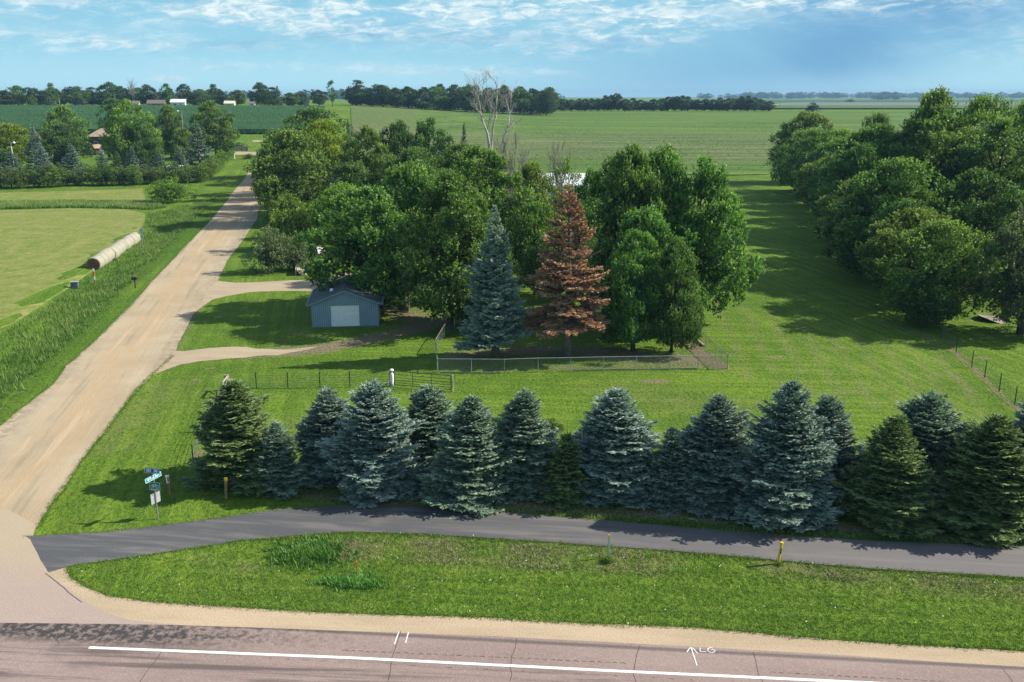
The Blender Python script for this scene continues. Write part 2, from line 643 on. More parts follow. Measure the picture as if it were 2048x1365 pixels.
    fine = g.noise(g.map(v, 0.0, (1.0, 0.6, 1)), 5.0, 4, 0.7)
    vf = g.noise(v, 16.0, 2, 0.7)
    # mowing passes: along the highway and around the yard
    st1 = g.noise(g.map(v, 0.074, (0.05, 1.25, 1)), 1.0, 2, 0.5)
    st2 = g.noise(g.map(v, -0.195, (1.25, 0.05, 1)), 1.0, 2, 0.5)
    sp = g.node('ShaderNodeSeparateXYZ'); g.l.new(v, sp.inputs[0])
    westside = g.m('MAXIMUM', g.step(sp.outputs[0], -18, -12, 1, 0), g.step(g.m('ADD', sp.outputs[0], g.m('MULTIPLY', sp.outputs[1], 0.15)), 34, 42))
    stripe = g.mix(westside, st1, st2)
    c = g.mix(g.step(big, 0.35, 0.65), (0.074, 0.155, 0.014), (0.140, 0.238, 0.022))
    c = g.mix(g.step(mid, 0.45, 0.68, 0, 0.7), c, (0.18, 0.255, 0.035))
    c = g.mix(g.step(mid, 0.47, 0.3, 0, 0.55), c, (0.055, 0.12, 0.014))
    m2 = g.noise(v, 1.7, 4, 0.7)
    c = g.mix(g.step(m2, 0.48, 0.32, 0, 0.6), c, (0.045, 0.10, 0.012))
    c = g.mix(g.step(m2, 0.56, 0.72, 0, 0.4), c, (0.19, 0.26, 0.045))
    c = g.mix(g.step(stripe, 0.42, 0.58, 0, 0.6), c, (0.060, 0.132, 0.012))
    c = g.mix(g.step(fine, 0.45, 0.72, 0, 0.6), c, (0.21, 0.26, 0.05))
    c = g.mix(g.step(fine, 0.5, 0.3, 0, 0.75), c, (0.03, 0.07, 0.008))
    c = g.mix(g.step(vf, 0.6, 0.75, 0, 0.35), c, (0.17, 0.20, 0.05))
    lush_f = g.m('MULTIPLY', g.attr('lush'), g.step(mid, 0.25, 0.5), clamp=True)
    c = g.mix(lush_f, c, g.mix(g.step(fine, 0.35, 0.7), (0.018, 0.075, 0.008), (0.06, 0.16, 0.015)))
    dryf = g.m('MULTIPLY', g.m('ADD', g.attr('dry'), g.step(big, 0.6, 0.8, 0, 0.25)), g.step(g.m('ADD', fine, mid), 0.8, 1.15), clamp=True)
    c = g.mix(dryf, c, (0.20, 0.19, 0.085))
    wf = g.step(g.m('ADD', g.attr('wear'), g.m('MULTIPLY', g.m('SUBTRACT', g.m('ADD', mid, fine), 1.0), 0.9)), 0.28, 0.72)
    soil = g.mix(g.step(fine, 0.3, 0.7), (0.125, 0.105, 0.06), (0.25, 0.215, 0.135))
    c = g.mix(wf, c, soil)
    b = g.bump(g.m('ADD', g.m('MULTIPLY', fine, 0.8), g.m('ADD', g.m('MULTIPLY', vf, 0.4), g.m('MULTIPLY', m2, 1.2))), 0.9, 0.16)
    g.out(g.bsdf(c, 0.95, 0.08, 0, b))
    o = link('ground', me, m)
    tag(o, kind='structure')


build_ground()

# ---- materials of the made ground
ANG = math.atan(0.197)            # gravel road runs this far west of north


def mat_gravel_road():
    m, g = material('gravel_road_surface')
    v = g.coord()
    sp = g.node('ShaderNodeSeparateXYZ'); g.l.new(v, sp.inputs[0])
    u = g.m('MULTIPLY', g.m('ADD', g.m('ADD', sp.outputs[0], 33.8), g.m('MULTIPLY', g.m('SUBTRACT', sp.outputs[1], 77.2), 0.197)), 0.981)
    along = g.noise(g.map(v, -ANG, (0.9, 0.05, 1)), 1.0, 5, 0.65, 0.2)
    grain = g.noise(v, 7.0, 5, 0.75)
    big = g.noise(v, 0.16, 4, 0.6)
    c = g.mix(g.step(big, 0.35, 0.65), (0.345, 0.28, 0.19), (0.415, 0.34, 0.235))
    uu = g.m('ADD', u, g.m('MULTIPLY', g.m('SUBTRACT', big, 0.5), 1.8))
    tan = g.m('MULTIPLY', g.step(g.m('ABSOLUTE', g.m('SUBTRACT', uu, -0.3)), 0.6, 2.8, 1, 0), g.step(along, 0.36, 0.62))
    c = g.mix(g.m('MULTIPLY', tan, 0.85), c, (0.40, 0.285, 0.165))
    c = g.mix(g.step(along, 0.54, 0.66, 0, 0.6), c, (0.47, 0.38, 0.27))
    c = g.mix(g.step(along, 0.46, 0.34, 0, 0.6), c, (0.27, 0.215, 0.14))
    edge = g.step(g.m('ABSOLUTE', g.m('SUBTRACT', u, -0.2)), 2.6, 4.2)
    c = g.mix(g.m('MULTIPLY', edge, g.step(g.noise(v, 1.3, 4, 0.7), 0.42, 0.6, 0, 0.75)), c, (0.21, 0.185, 0.145))
    c = g.mix(g.step(grain, 0.52, 0.75, 0, 0.5), c, (0.50, 0.42, 0.32))
    c = g.mix(g.step(grain, 0.42, 0.25, 0, 0.5), c, (0.20, 0.16, 0.115))
    g.out(g.bsdf(c, 0.95, 0.1, 0, g.bump(g.m('ADD', grain, g.m('MULTIPLY', along, 1.2)), 0.5, 0.06)))
    return m


def mat_shoulder(name='limestone_shoulder', tint=(0.42, 0.33, 0.225)):
    m, g = material(name)
    v = g.coord()
    grain = g.noise(v, 9.0, 4, 0.8)
    big = g.noise(g.map(v, 0.074, (0.15, 0.7, 1)), 1.0, 4, 0.6)
    c = g.mix(g.step(big, 0.3, 0.7), tuple(t * 0.88 for t in tint), tuple(t * 1.1 for t in tint))
    c = g.mix(g.step(grain, 0.5, 0.75, 0, 0.55), c, tuple(min(1, t * 1.4) for t in tint))
    c = g.mix(g.step(grain, 0.44, 0.25, 0, 0.55), c, tuple(t * 0.42 for t in tint))
    g.out(g.bsdf(c, 0.95, 0.1, 0, g.bump(grain, 0.6, 0.05)))
    return m


def mat_highway():
    m, g = material('pink_chip_seal')
    v = g.coord()
    sp = g.node('ShaderNodeSeparateXYZ'); g.l.new(v, sp.inputs[0])
    # t: distance south of the pavement edge line
    t = g.m('SUBTRACT', 34.32, g.m('ADD', sp.outputs[1], g.m('MULTIPLY', sp.outputs[0], 0.094)))
    grain = g.noise(v, 11.0, 4, 0.85)
    g2 = g.noise(v, 3.2, 5, 0.7)
    lng = g.noise(g.map(v, 0.0745, (0.09, 1.8, 1)), 1.0, 6, 0.65, 0.3)
    big = g.noise(g.map(v, 0.0745, (0.08, 0.3, 1), (2, 0, 0)), 1.0, 4, 0.6)
    c = g.mix(g.step(big, 0.35, 0.65), (0.245, 0.185, 0.165), (0.30, 0.228, 0.205))
    c = g.mix(g.step(grain, 0.5, 0.78, 0, 0.7), c, (0.52, 0.40, 0.36))
    c = g.mix(g.step(grain, 0.46, 0.25, 0, 0.7), c, (0.13, 0.088, 0.085))
    c = g.mix(g.step(g2, 0.5, 0.72, 0, 0.3), c, (0.17, 0.12, 0.115))
    lane = g.step(t, 1.7, 2.3)
    c = g.mix(g.m('MULTIPLY', lane, g.step(lng, 0.46, 0.62, 0, 0.8)), c, (0.095, 0.078, 0.076))
    # bitumen bleeding along the pavement edge and in front of the side road
    west = g.step(sp.outputs[0], -9, -17)
    e1 = g.m('MULTIPLY', g.step(g.m('ABSOLUTE', g.m('SUBTRACT', t, 0.12)), 0.03, 0.22, 1, 0), 0.62)
    e2 = g.m('MULTIPLY', g.m('MULTIPLY', g.step(g.m('ABSOLUTE', g.m('SUBTRACT', t, 1.15)), 0.4, 1.25, 1, 0), west), g.step(g2, 0.33, 0.58, 0.2, 1.0))
    e3 = g.m('MULTIPLY', g.m('MULTIPLY', g.step(sp.outputs[0], -4, -12), g.step(g.m('ABSOLUTE', g.m('SUBTRACT', t, 0.7)), 0.2, 1.2, 1, 0)), g.step(g2, 0.45, 0.6, 0, 0.5))
    c = g.mix(g.m('ADD', g.m('ADD', e1, g.m('MULTIPLY', e2, 0.95)), e3, clamp=True), c, (0.055, 0.05, 0.05))
    # tyre darkening patch
    p = g.noise(g.map(v, 0.0, (0.35, 0.35, 1), (5, 2, 0)), 1.0, 3, 0.5)
    c = g.mix(g.m('MULTIPLY', lane, g.step(p, 0.6, 0.75, 0, 0.45)), c, (0.12, 0.10, 0.10))
    g.out(g.bsdf(c, 0.88, 0.2, 0, g.bump(grain, 0.5, 0.03)))
    return m


def mat_apron():
    m, g = material('worn_junction_pavement')
    v = g.coord()
    grain = g.noise(v, 9.0, 4, 0.8)
    big = g.noise(v, 0.35, 5, 0.6)
    sp = g.node('ShaderNodeSeparateXYZ'); g.l.new(v, sp.inputs[0])
    f = g.step(g.m('ADD', sp.outputs[1], g.m('MULTIPLY', g.m('SUBTRACT', big, 0.5), 4)), 37.5, 43.5)
    c = g.mix(f, (0.355, 0.28, 0.24), (0.385, 0.315, 0.22))
    c = g.mix(g.step(big, 0.5, 0.75, 0, 0.4), c, (0.30, 0.235, 0.21))
    c = g.mix(g.step(grain, 0.5, 0.78, 0, 0.5), c, (0.53, 0.43, 0.37))
    c = g.mix(g.step(grain, 0.45, 0.25, 0, 0.5), c, (0.19, 0.145, 0.13))
    g.out(g.bsdf(c, 0.9, 0.15, 0, g.bump(grain, 0.4, 0.03)))
    return m


def mat_asphalt():
    m, g = material('grey_asphalt')
    v = g.coord()
    grain = g.noise(v, 14.0, 3, 0.8)
    lng = g.noise(g.map(v, 0.12, (0.12, 1.6, 1)), 1.0, 6, 0.65, 0.5)
    big = g.noise(v, 0.22, 4, 0.6)
    sp = g.node('ShaderNodeSeparateXYZ'); g.l.new(v, sp.inputs[0])
    east = g.step(sp.outputs[0], -8, 20)
    c = g.mix(east, (0.080, 0.084, 0.090), (0.142, 0.135, 0.136))
    c = g.mix(g.step(lng, 0.45, 0.68, 0, 0.6), c, (0.19, 0.175, 0.165))
    c = g.mix(g.step(big, 0.55, 0.72, 0, 0.4), c, (0.21, 0.185, 0.17))
    c = g.mix(g.step(grain, 0.5, 0.8, 0, 0.35), c, (0.24, 0.225, 0.215))
    c = g.mix(g.step(grain, 0.42, 0.2, 0, 0.4), c, (0.05, 0.05, 0.055))
    g.out(g.bsdf(c, 0.85, 0.25, 0, g.bump(grain, 0.3, 0.02)))
    return m


def mat_hay():
    m, g = material('mown_hay_stubble')
    v = g.coord()
    d = g.node('ShaderNodeVectorMath', operation='DISTANCE')
    g.l.new(g.map(v, 0, (1.0, 0.8, 0)), d.inputs[0]); d.inputs[1].default_value = (-82, 108, 0)
    r = g.m('ADD', d.outputs['Value'], g.m('MULTIPLY', g.noise(v, 0.09, 3, 0.5), 9))
    cb = g.node('ShaderNodeCombineXYZ'); g.l.new(r, cb.inputs[0])
    ring = g.noise(cb.outputs[0], 0.42, 3, 0.5)
    mid = g.noise(v, 0.35, 5, 0.65)
    fine = g.noise(g.map(v, 0.3, (1, 0.5, 1)), 3.0, 5, 0.75)
    c = g.mix(g.step(ring, 0.3, 0.7), (0.125, 0.185, 0.026), (0.20, 0.225, 0.06))
    c = g.mix(g.step(mid, 0.42, 0.68, 0, 0.55), c, (0.23, 0.23, 0.085))
    c = g.mix(g.step(fine, 0.5, 0.7, 0, 0.6), c, (0.34, 0.31, 0.15))
    c = g.mix(g.step(fine, 0.48, 0.3, 0, 0.75), c, (0.05, 0.10, 0.012))
    h2 = g.noise(g.map(v, 0.5, (1, 0.35, 1)), 0.9, 5, 0.75)
    c = g.mix(g.step(h2, 0.52, 0.66, 0, 0.6), c, (0.32, 0.28, 0.13))
    c = g.mix(g.step(h2, 0.46, 0.32, 0, 0.6), c, (0.075, 0.14, 0.018))
    g.out(g.bsdf(c, 0.95, 0.08, 0, g.bump(g.m('ADD', fine, g.m('MULTIPLY', ring, 0.8)), 0.7, 0.1)))
    return m


def mat_soy():
    m, g = material('soybean_rows')
    v = g.coord()
    mid = g.noise(g.map(v, 0.0, (0.02, 0.05, 1)), 1.0, 5, 0.65, 0.5)
    sp = g.node('ShaderNodeSeparateXYZ'); g.l.new(v, sp.inputs[0])
    wv = g.node('ShaderNodeTexWave', wave_type='BANDS', bands_direction='Y')
    # west part is drilled north-south, the rest east-west
    vm = g.map(v, 0.06, (1, 1, 1))
    g.l.new(vm, wv.inputs['Vector'])
    wv.inputs['Scale'].default_value = 0.19
    wv.inputs['Distortion'].default_value = 2.5
    wv.inputs['Detail'].default_value = 2
    wv.inputs['Detail Scale'].default_value = 0.6
    wx = g.node('ShaderNodeTexWave', wave_type='BANDS', bands_direction='X')
    g.l.new(g.map(v, 0.30, (1, 1, 1)), wx.inputs['Vector'])
    wx.inputs['Scale'].default_value = 0.10
    wx.inputs['Distortion'].default_value = 0.5
    wx.inputs['Detail'].default_value = 1
    west = g.step(g.m('SUBTRACT', sp.outputs[0], g.m('MULTIPLY', sp.outputs[1], -0.10)), -4, 6, 1, 0)
    far = g.step(sp.outputs[1], 330, 380)
    wmask = g.m('MULTIPLY', west, far)
    row = g.mix(wmask, wv.outputs[1], wx.outputs[1])
    fine = g.noise(g.map(v, 0, (0.6, 1.2, 1)), 1.4, 5, 0.8)
    green = g.mix(g.step(fine, 0.3, 0.7), (0.070, 0.155, 0.022), (0.16, 0.275, 0.05))
    dull = g.mix(g.step(fine, 0.3, 0.7), (0.09, 0.13, 0.04), (0.22, 0.26, 0.11))
    band = g.m('MULTIPLY', g.step(g.m('ADD', sp.outputs[1], g.m('MULTIPLY', g.m('SUBTRACT', mid, 0.5), 120)), 280, 330), g.step(g.m('ADD', sp.outputs[1], g.m('MULTIPLY', g.m('SUBTRACT', mid, 0.5), 120)), 390, 480, 1, 0))
    c = g.mix(g.m('MULTIPLY', band, 0.85), green, dull)
    c = g.mix(g.step(row, 0.55, 0.1, 0, 0.8), c, (0.06, 0.07, 0.028))
    c = g.mix(g.m('MULTIPLY', wmask, g.step(row, 0.62, 0.38, 0, 0.9)), c, (0.10, 0.08, 0.055))
    ew = g.noise(g.map(v, 0.05, (0.008, 0.22, 1)), 1.0, 5, 0.7, 0.2)
    east_ = g.m('SUBTRACT', 1.0, wmask)
    c = g.mix(g.m('MULTIPLY', east_, g.step(ew, 0.50, 0.38, 0, 0.75)), c, (0.045, 0.095, 0.02))
    c = g.mix(g.m('MULTIPLY', east_, g.step(ew, 0.54, 0.66, 0, 0.6)), c, (0.23, 0.29, 0.09))
    straw = g.m('MULTIPLY', g.step(g.noise(g.map(v, 0.08, (0.12, 1.0, 1)), 1.0, 5, 0.75), 0.56, 0.66), band)
    c = g.mix(g.m('MULTIPLY', straw, 0.7), c, (0.34, 0.31, 0.20))
    c = g.mix(g.m('MULTIPLY', g.step(fine, 0.66, 0.74), 0.5), c, (0.22, 0.30, 0.10))
    g.out(g.bsdf(c, 0.9, 0.1, 0, g.bump(g.m('ADD', row, fine), 0.8, 0.35)))
    return m


def mat_corn():
    m, g = material('corn_canopy')
    v = g.coord()
    big = g.noise(g.map(v, 0, (0.02, 0.03, 1)), 1.0, 4, 0.6)
    fine = g.noise(g.map(v, 0, (1.1, 0.45, 1)), 1.0, 5, 0.8)
    c = g.mix(g.step(big, 0.35, 0.65), (0.018, 0.068, 0.018), (0.03, 0.095, 0.024))
    c = g.mix(g.step(fine, 0.48, 0.7, 0, 0.8), c, (0.085, 0.18, 0.062))
    c = g.mix(g.step(fine, 0.45, 0.3, 0, 0.7), c, (0.006, 0.03, 0.010))
    g.out(g.bsdf(c, 0.8, 0.15, 0, g.bump(fine, 1.0, 0.8)))
    return m


M_ROAD = mat_gravel_road(); M_SHO = mat_shoulder(); M_HWY = mat_highway(); M_APR = mat_apron()
M_ASP = mat_asphalt(); M_HAY = mat_hay(); M_SOY = mat_soy(); M_CORN = mat_corn()
M_DRV = mat_shoulder('pale_driveway_gravel', (0.37, 0.30, 0.21))

# gravel road
rd = [tuple(p) for p in w_road_l] + [(-0.197 * (300 - 77.2) - 33.8 - 3.2, 300.0), (-0.197 * (470 - 77.2) - 33.8 - 3.2, 470.0), (-0.197 * (560 - 77.2) - 33.8 - 3.4, 560.0),
      (-0.197 * (560 - 77.2) - 33.8 + 3.4, 560.0), (-0.197 * (470 - 77.2) - 33.8 + 3.2, 470.0), (-0.197 * (300 - 77.2) - 33.8 + 3.2, 300.0)] + [tuple(p) for p in w_road_r]
rd += [tuple(P(20, 1030).xy), tuple(P(-60, 1010).xy), tuple(P(-420, 1010).xy), tuple(P(-420, 1000).xy), tuple(P(-130, 925).xy)]
tag(sheet('gravel_road', densify(rd, 0.3, 0.07, seed=3), 0.012, M_ROAD, 3.0), kind='structure')
# junction apron
ap = poly([(74, 1052)] + APRON_R + [(420, 1262), (300, 1290), (0, 1290), (-420, 1290), (-900, 1200), (-560, 1010), (-420, 1004), (-60, 1004), (20, 1022)])
tag(sheet('junction_pavement', densify([tuple(p) for p in ap], 0.3, 0.05, seed=4), 0.016, M_APR, 3.0), kind='structure')
# highway
hw = [tuple(p) for p in poly([(-300, 1249), (0, 1247), (200, 1249)] + PAVE_N)]
hw = [(-90, hw[0][1] + 5.0)] + hw + [(60, hw[-1][1] - 2.6), (60, 18.0), (-90, 30.0)]
tag(sheet('highway', densify(hw, 0.5, 0.0), 0.024, M_HWY, 4.0), kind='structure')
# limestone shoulder
sh = [tuple(p) for p in w_should] + [(55, w_should[-1].y - 2.2), (55, w_pave[-1].y - 2.6)] + [tuple(p) for p in reversed(poly([(x, y + 6) for x, y in PAVE_N]))] + \
     [tuple(p) for p in poly([(260, 1248), (200, 1232), (140, 1190), (105, 1165), (84, 1148), (100, 1139), (134, 1131)])]
tag(sheet('gravel_shoulder', densify(sh, 0.25, 0.035, seed=5), 0.008, M_SHO, 2.0), kind='structure')
# bike path
pa = [tuple(p) for p in w_path_n] + [tuple(p) for p in w_path_s]
tag(sheet('bike_path', densify(pa, 0.3, 0.022, seed=6), 0.02, M_ASP, 2.0), kind='structure')
# driveways
dv1 = poly([(392, 604), (405, 580), (425, 560), (470, 566), (520, 564), (580, 561), (640, 560), (690, 545), (760, 548), (760, 575), (700, 583), (640, 582), (600, 582), (560, 582), (500, 585), (452, 593), (425, 600), (385, 630)])
tag(sheet('driveway', densify([tuple(p) for p in dv1], 0.3, 0.18, seed=7), 0.008, M_DRV, 2.0), kind='structure')
dv2 = poly([(340, 700), (372, 703), (420, 697), (470, 695), (520, 700), (580, 700), (640, 694), (600, 704), (555, 709), (500, 714), (450, 717), (400, 721), (350, 730), (300, 752), (318, 715)])
tag(sheet('driveway', densify([tuple(p) for p in dv2], 0.3, 0.26, seed=8), 0.008, M_DRV, 2.0), kind='structure')
# pale cross lane and lane by the hedge far up the road
for a in ([(505, 281), (540, 281), (560, 283), (560, 285), (505, 284)], [(470, 304), (540, 305), (540, 311), (470, 310)]):
    tag(sheet('lane', densify([tuple(p) for p in poly(a)], 0.6, 0.05), 0.02, M_DRV, 3.0), kind='structure')
# fields
tag(sheet('hay_field', densify([tuple(p) for p in w_hay], 0.5, 0.15, seed=9), 0.03, M_HAY, 3.0), kind='structure')
tag(sheet('hay_field', densify([tuple(p) for p in poly(HAY2)], 0.8, 0.2, seed=10), 0.03, M_HAY, 4.0), kind='structure')
soy = [(-38, 262), (-10, 260), (30, 262), (62, 258), (78, 262), (92, 285), (150, 330), (620, 350), (700, 664), (-110, 664), (-95, 560), (-64, 380)]
tag(sheet('soybean_field', densify(soy, 1.5, 0.2, seed=11), 0.22, M_SOY, 9.0, skirt=0.3), kind='structure')
c0 = PY(585, 392); c1 = PY(650, 530)
corn = [(-620, 392), (c0.x, 392), (c1.x, 530), (-620, 545)]
tag(sheet('corn_field', densify(corn, 2.5, 0.3, seed=12), 2.0, M_CORN, 8.0, skirt=2.1),
    kind='structure')


FIELDS = [('far_field', (0.07, 0.145, 0.045), [(160, 760), (900, 760), (1500, 1180), (220, 1180)]), ('far_field', (0.15, 0.17, 0.10), [(330, 1300), (2300, 1250), (3200, 2300), (700, 2300)]),
          ('far_field', (0.045, 0.10, 0.04), [(400, 2450), (3600, 2450), (4200, 3300), (500, 3300)]), ('far_field', (0.10, 0.16, 0.07), [(60, 1250), (300, 1260), (620, 2300), (60, 2300)])]
for nm, cl_, pts_ in FIELDS:
    mm_, g_ = material('far_crop')
    n_ = g_.noise(g_.map(g_.coord(), 0.1, (0.004, 0.02, 1)), 1.0, 5, 0.6)
    g_.out(g_.bsdf(g_.mix(n_, tuple(c * 0.7 for c in cl_), tuple(c * 1.3 for c in cl_)), 0.9, 0.1))
    tag(sheet(nm, densify(pts_, 20.0, 1.0), 1.0, mm_, 60.0), kind='structure')


# ---- markings on the highway
M_LINE = paint('road_paint_white', (0.80, 0.80, 0.78), 0.7, var=0.08, scale=3, grime=0.55)
M_SPRAY = paint('spray_paint_white', (0.75, 0.74, 0.72), 0.8, var=0.1, scale=8)
M_TAR = paint('crack_tar', (0.05, 0.045, 0.045), 0.7, var=0.2, scale=5)
M_RUMB = paint('rumble_groove', (0.085, 0.06, 0.055), 0.9, var=0.3, scale=9)


def ribbon(name, pts, w, off, mat, wob=0.0):
    pts = [Vector(p) for p in pts]
    vs = []; fs = []
    res = []
    for a, b in zip(pts[:-1], pts[1:]):
        k = max(1, int((b - a).length / 0.4))
        for j in range(k): res.append(a.lerp(b, j / k))
    res.append(pts[-1])
    for i, p in enumerate(res):
        d = (res[min(i + 1, len(res) - 1)] - res[max(i - 1, 0)]).normalized()
        nrm = Vector((-d.y, d.x))
        jj = random.uniform(-wob, wob)
        for s in (-1, 1):
            q = p + nrm * (s * w / 2 * random.uniform(1 - 6 * wob, 1) + jj)
            vs.append((q.x, q.y, h1(q.x, q.y) + off))
    for i in range(len(res) - 1):
        fs.append((2 * i, 2 * i + 1, 2 * i + 3, 2 * i + 2))
    return vs, fs


def ribbons(name, lst, w, off, mat, wob=0.0):
    mb = MB()
    for pts in lst:
        vs, fs = ribbon(name, pts, w, off, mat, wob)
        mb.add(vs, fs)
    o = mb.build(name, mat)
    return tag(o, kind='structure')


wl = poly([(178, 1296.5), (700, 1317), (1220, 1343), (1480, 1355), (1800, 1370)])
ribbons('edge_line', [wl], 0.17, 0.029, M_LINE)
# cracks
crk = [poly([(345, 1250), (340, 1262), (332, 1280), (325, 1300), (315, 1320), (295, 1345), (283, 1365)]),
       poly([(801, 1264), (795, 1285), (790, 1300), (782, 1320), (780, 1340), (776, 1362)]),
       poly([(1034, 1278), (1030, 1295), (1022, 1312), (1018, 1335), (1022, 1350), (1018, 1364)]),
       poly([(1281, 1292), (1272, 1310), (1268, 1330), (1268, 1350), (1272, 1368)]),
       poly([(1508, 1305), (1515, 1330), (1520, 1352), (1530, 1372)]),
       poly([(2005, 1338), (2016, 1352), (2030, 1372)]),
       poly([(0, 1264), (35, 1262), (70, 1264), (98, 1271), (110, 1282), (118, 1290)]),
       poly([(94, 1147), (120, 1166), (140, 1185), (168, 1205)])]
for c in crk: 
    for p in c: p += Vector((random.uniform(-.04, .04), random.uniform(-.04, .04)))
ribbons('pavement_crack', [densify([tuple(p) for p in c], 0.25, 0.03, closed=False, seed=i).tolist() for i, c in enumerate(crk)], 0.024, 0.0275, M_TAR, 0.01)
# shallow rumble strip notches and short dark seams
def rumble():
    mb = MB()
    a = P(690, 1303).xy; b = P(1262, 1329).xy
    def notch(p, w, l, ang=0.0):
        o = h1(p.x, p.y) + 0.0285
        vs = []
        n = 5
        for k in range(n + 1):
            t = k / n - 0.5
            vs.append((p.x + t * l, p.y - 0.0745 * t * l + (0.25 - t * t) * 0.18 + w / 2, o))
        for k in range(n + 1):
            t = k / n - 0.5
            vs.append((p.x + t * l, p.y - 0.0745 * t * l + (0.25 - t * t) * 0.18 - w / 2, o))
        mb.add(vs, [(k, k + 1, n + 2 + k, n + 1 + k) for k in range(n)])
    L = (b - a).length; n = int(L / 0.31)
    for k in range(n):
        p = a.lerp(b, k / n) + Vector((random.uniform(-.03, .03), random.uniform(-.015, .015)))
        notch(p, random.uniform(0.02, 0.045), random.uniform(0.16, 0.23))
    a2 = P(1545, 1347).xy; b2 = P(1900, 1366).xy
    n = int((b2 - a2).length / 0.31)
    for k in range(n):
        notch(a2.lerp(b2, k / n), random.uniform(0.02, 0.045), 0.2)
    a3 = P(540, 1319).xy; b3 = P(1420, 1364).xy
    n = int((b3 - a3).length / 0.72)
    for k in range(n):
        p = a3.lerp(b3, k / n)
        if random.random() < 0.8: notch(p, 0.02, random.uniform(0.15, 0.28))
    tag(mb.build('rumble_strip', M_RUMB), kind='structure')


rumble()
# utility locate paint: two ticks, an arrow and the letters L G
ribbons('locate_ticks', [poly([(798, 1265), (789, 1290)]), poly([(817, 1266), (811, 1288)])], 0.05, 0.033, M_SPRAY)
arrow = [poly([(1382, 1297), (1388, 1315), (1394, 1333)]), poly([(1374, 1306), (1378, 1300), (1382, 1296.5), (1388, 1300), (1395, 1309)])]
letters = [poly([(1400, 1297), (1400, 1304.5), (1412.5, 1305)]),
           poly([(1426, 1298.5), (1421, 1296.8), (1416, 1299), (1415, 1302.5), (1419, 1306), (1425, 1307), (1429, 1305), (1430.5, 1302), (1422, 1301.5)])]
ribbons('locate_arrow', arrow, 0.045, 0.033, M_SPRAY)
ribbons('locate_letters', letters, 0.04, 0.033, M_SPRAY)
# ------------------------------------------------------------------ plants
def mat_leaf(name, dark, mid, light, trans=0.34, rough=0.55, twig=None):
    m, g = material(name)
    t = g.attr('tint')
    oi = g.node('ShaderNodeObjectInfo').outputs['Random']
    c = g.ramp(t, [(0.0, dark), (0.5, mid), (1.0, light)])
    hs = g.node('ShaderNodeHueSaturation')
    g.l.new(c, hs.inputs['Color'])
    g.put(hs.inputs['Hue'], g.m('ADD', 0.488, g.m('MULTIPLY', oi, 0.022)))
    g.put(hs.inputs['Value'], g.m('ADD', 0.92, g.m('MULTIPLY', oi, 0.2)))
    c = hs.outputs[0]
    a = g.bsdf(c, rough, 0.25)
    tr = g.node('ShaderNodeBsdfTranslucent')
    g.l.new(g.mix(1.0, c, (1.25, 1.25, 0.5), 'MULTIPLY'), tr.inputs['Color'])
    mx = g.node('ShaderNodeMixShader')
    mx.inputs[0].default_value = trans
    g.l.new(a, mx.inputs[1]); g.l.new(tr.outputs[0], mx.inputs[2])
    g.out(mx.outputs[0])
    return m


def mat_bark(name, a, b):
    m, g = material(name)
    v = g.coord()
    n = g.noise(g.map(v, 0, (6, 6, 1.2)), 1.5, 5, 0.7)
    c = g.mix(g.step(n, 0.35, 0.65), a, b)
    g.out(g.bsdf(c, 0.95, 0.1, 0, g.bump(n, 0.7, 0.04)))
    return m


M_BARK = mat_bark('bark_grey_brown', (0.045, 0.035, 0.028), (0.12, 0.10, 0.085))
M_BARKP = mat_bark('bark_spruce', (0.10, 0.085, 0.072), (0.22, 0.19, 0.17))
M_DEAD = mat_bark('bleached_dead_wood', (0.30, 0.27, 0.24), (0.52, 0.48, 0.44))
M_DEADG = mat_bark('grey_dead_twigs', (0.16, 0.14, 0.12), (0.30, 0.27, 0.24))

M_MAPLE = mat_leaf('maple_leaves', (0.040, 0.095, 0.022), (0.100, 0.215, 0.042), (0.28, 0.43, 0.105))
M_DARKL = mat_leaf('dark_leaves', (0.032, 0.078, 0.022), (0.080, 0.170, 0.040), (0.22, 0.34, 0.09))
M_OLIVE = mat_leaf('olive_leaves', (0.050, 0.092, 0.022), (0.130, 0.215, 0.040), (0.32, 0.43, 0.10))
M_BRIGHT = mat_leaf('bright_leaves', (0.065, 0.130, 0.020), (0.155, 0.285, 0.040), (0.36, 0.50, 0.10))
M_YELLOW = mat_leaf('yellow_green_leaves', (0.072, 0.123, 0.012), (0.174, 0.261, 0.020), (0.435, 0.522, 0.043))
M_FARL = mat_leaf('far_leaves', (0.020, 0.050, 0.022), (0.050, 0.098, 0.036), (0.105, 0.165, 0.055), trans=0.12)
M_GREYL = mat_leaf('grey_green_leaves', (0.060, 0.092, 0.045), (0.135, 0.185, 0.085), (0.31, 0.37, 0.20))
M_BLUE = mat_leaf('blue_spruce_needles', (0.036, 0.072, 0.056), (0.140, 0.210, 0.175), (0.42, 0.52, 0.45), trans=0.12, rough=0.5)
M_SILVER = mat_leaf('silver_spruce_needles', (0.05, 0.09, 0.07), (0.20, 0.28, 0.235), (0.50, 0.60, 0.53), trans=0.2, rough=0.5)
M_TEAL = mat_leaf('teal_spruce_needles', (0.038, 0.078, 0.054), (0.135, 0.210, 0.150), (0.39, 0.50, 0.37), trans=0.12, rough=0.5)
M_GREENS = mat_leaf('green_spruce_needles', (0.035, 0.070, 0.022), (0.105, 0.175, 0.058), (0.30, 0.39, 0.15), trans=0.12, rough=0.5)
M_RUST = mat_leaf('dead_rust_needles', (0.14, 0.08, 0.055), (0.40, 0.235, 0.135), (0.64, 0.43, 0.28), trans=0.12, rough=0.8)


def unit(n, rng):
    v = rng.normal(size=(n, 3))
    return v / np.linalg.norm(v, axis=1, keepdims=True)


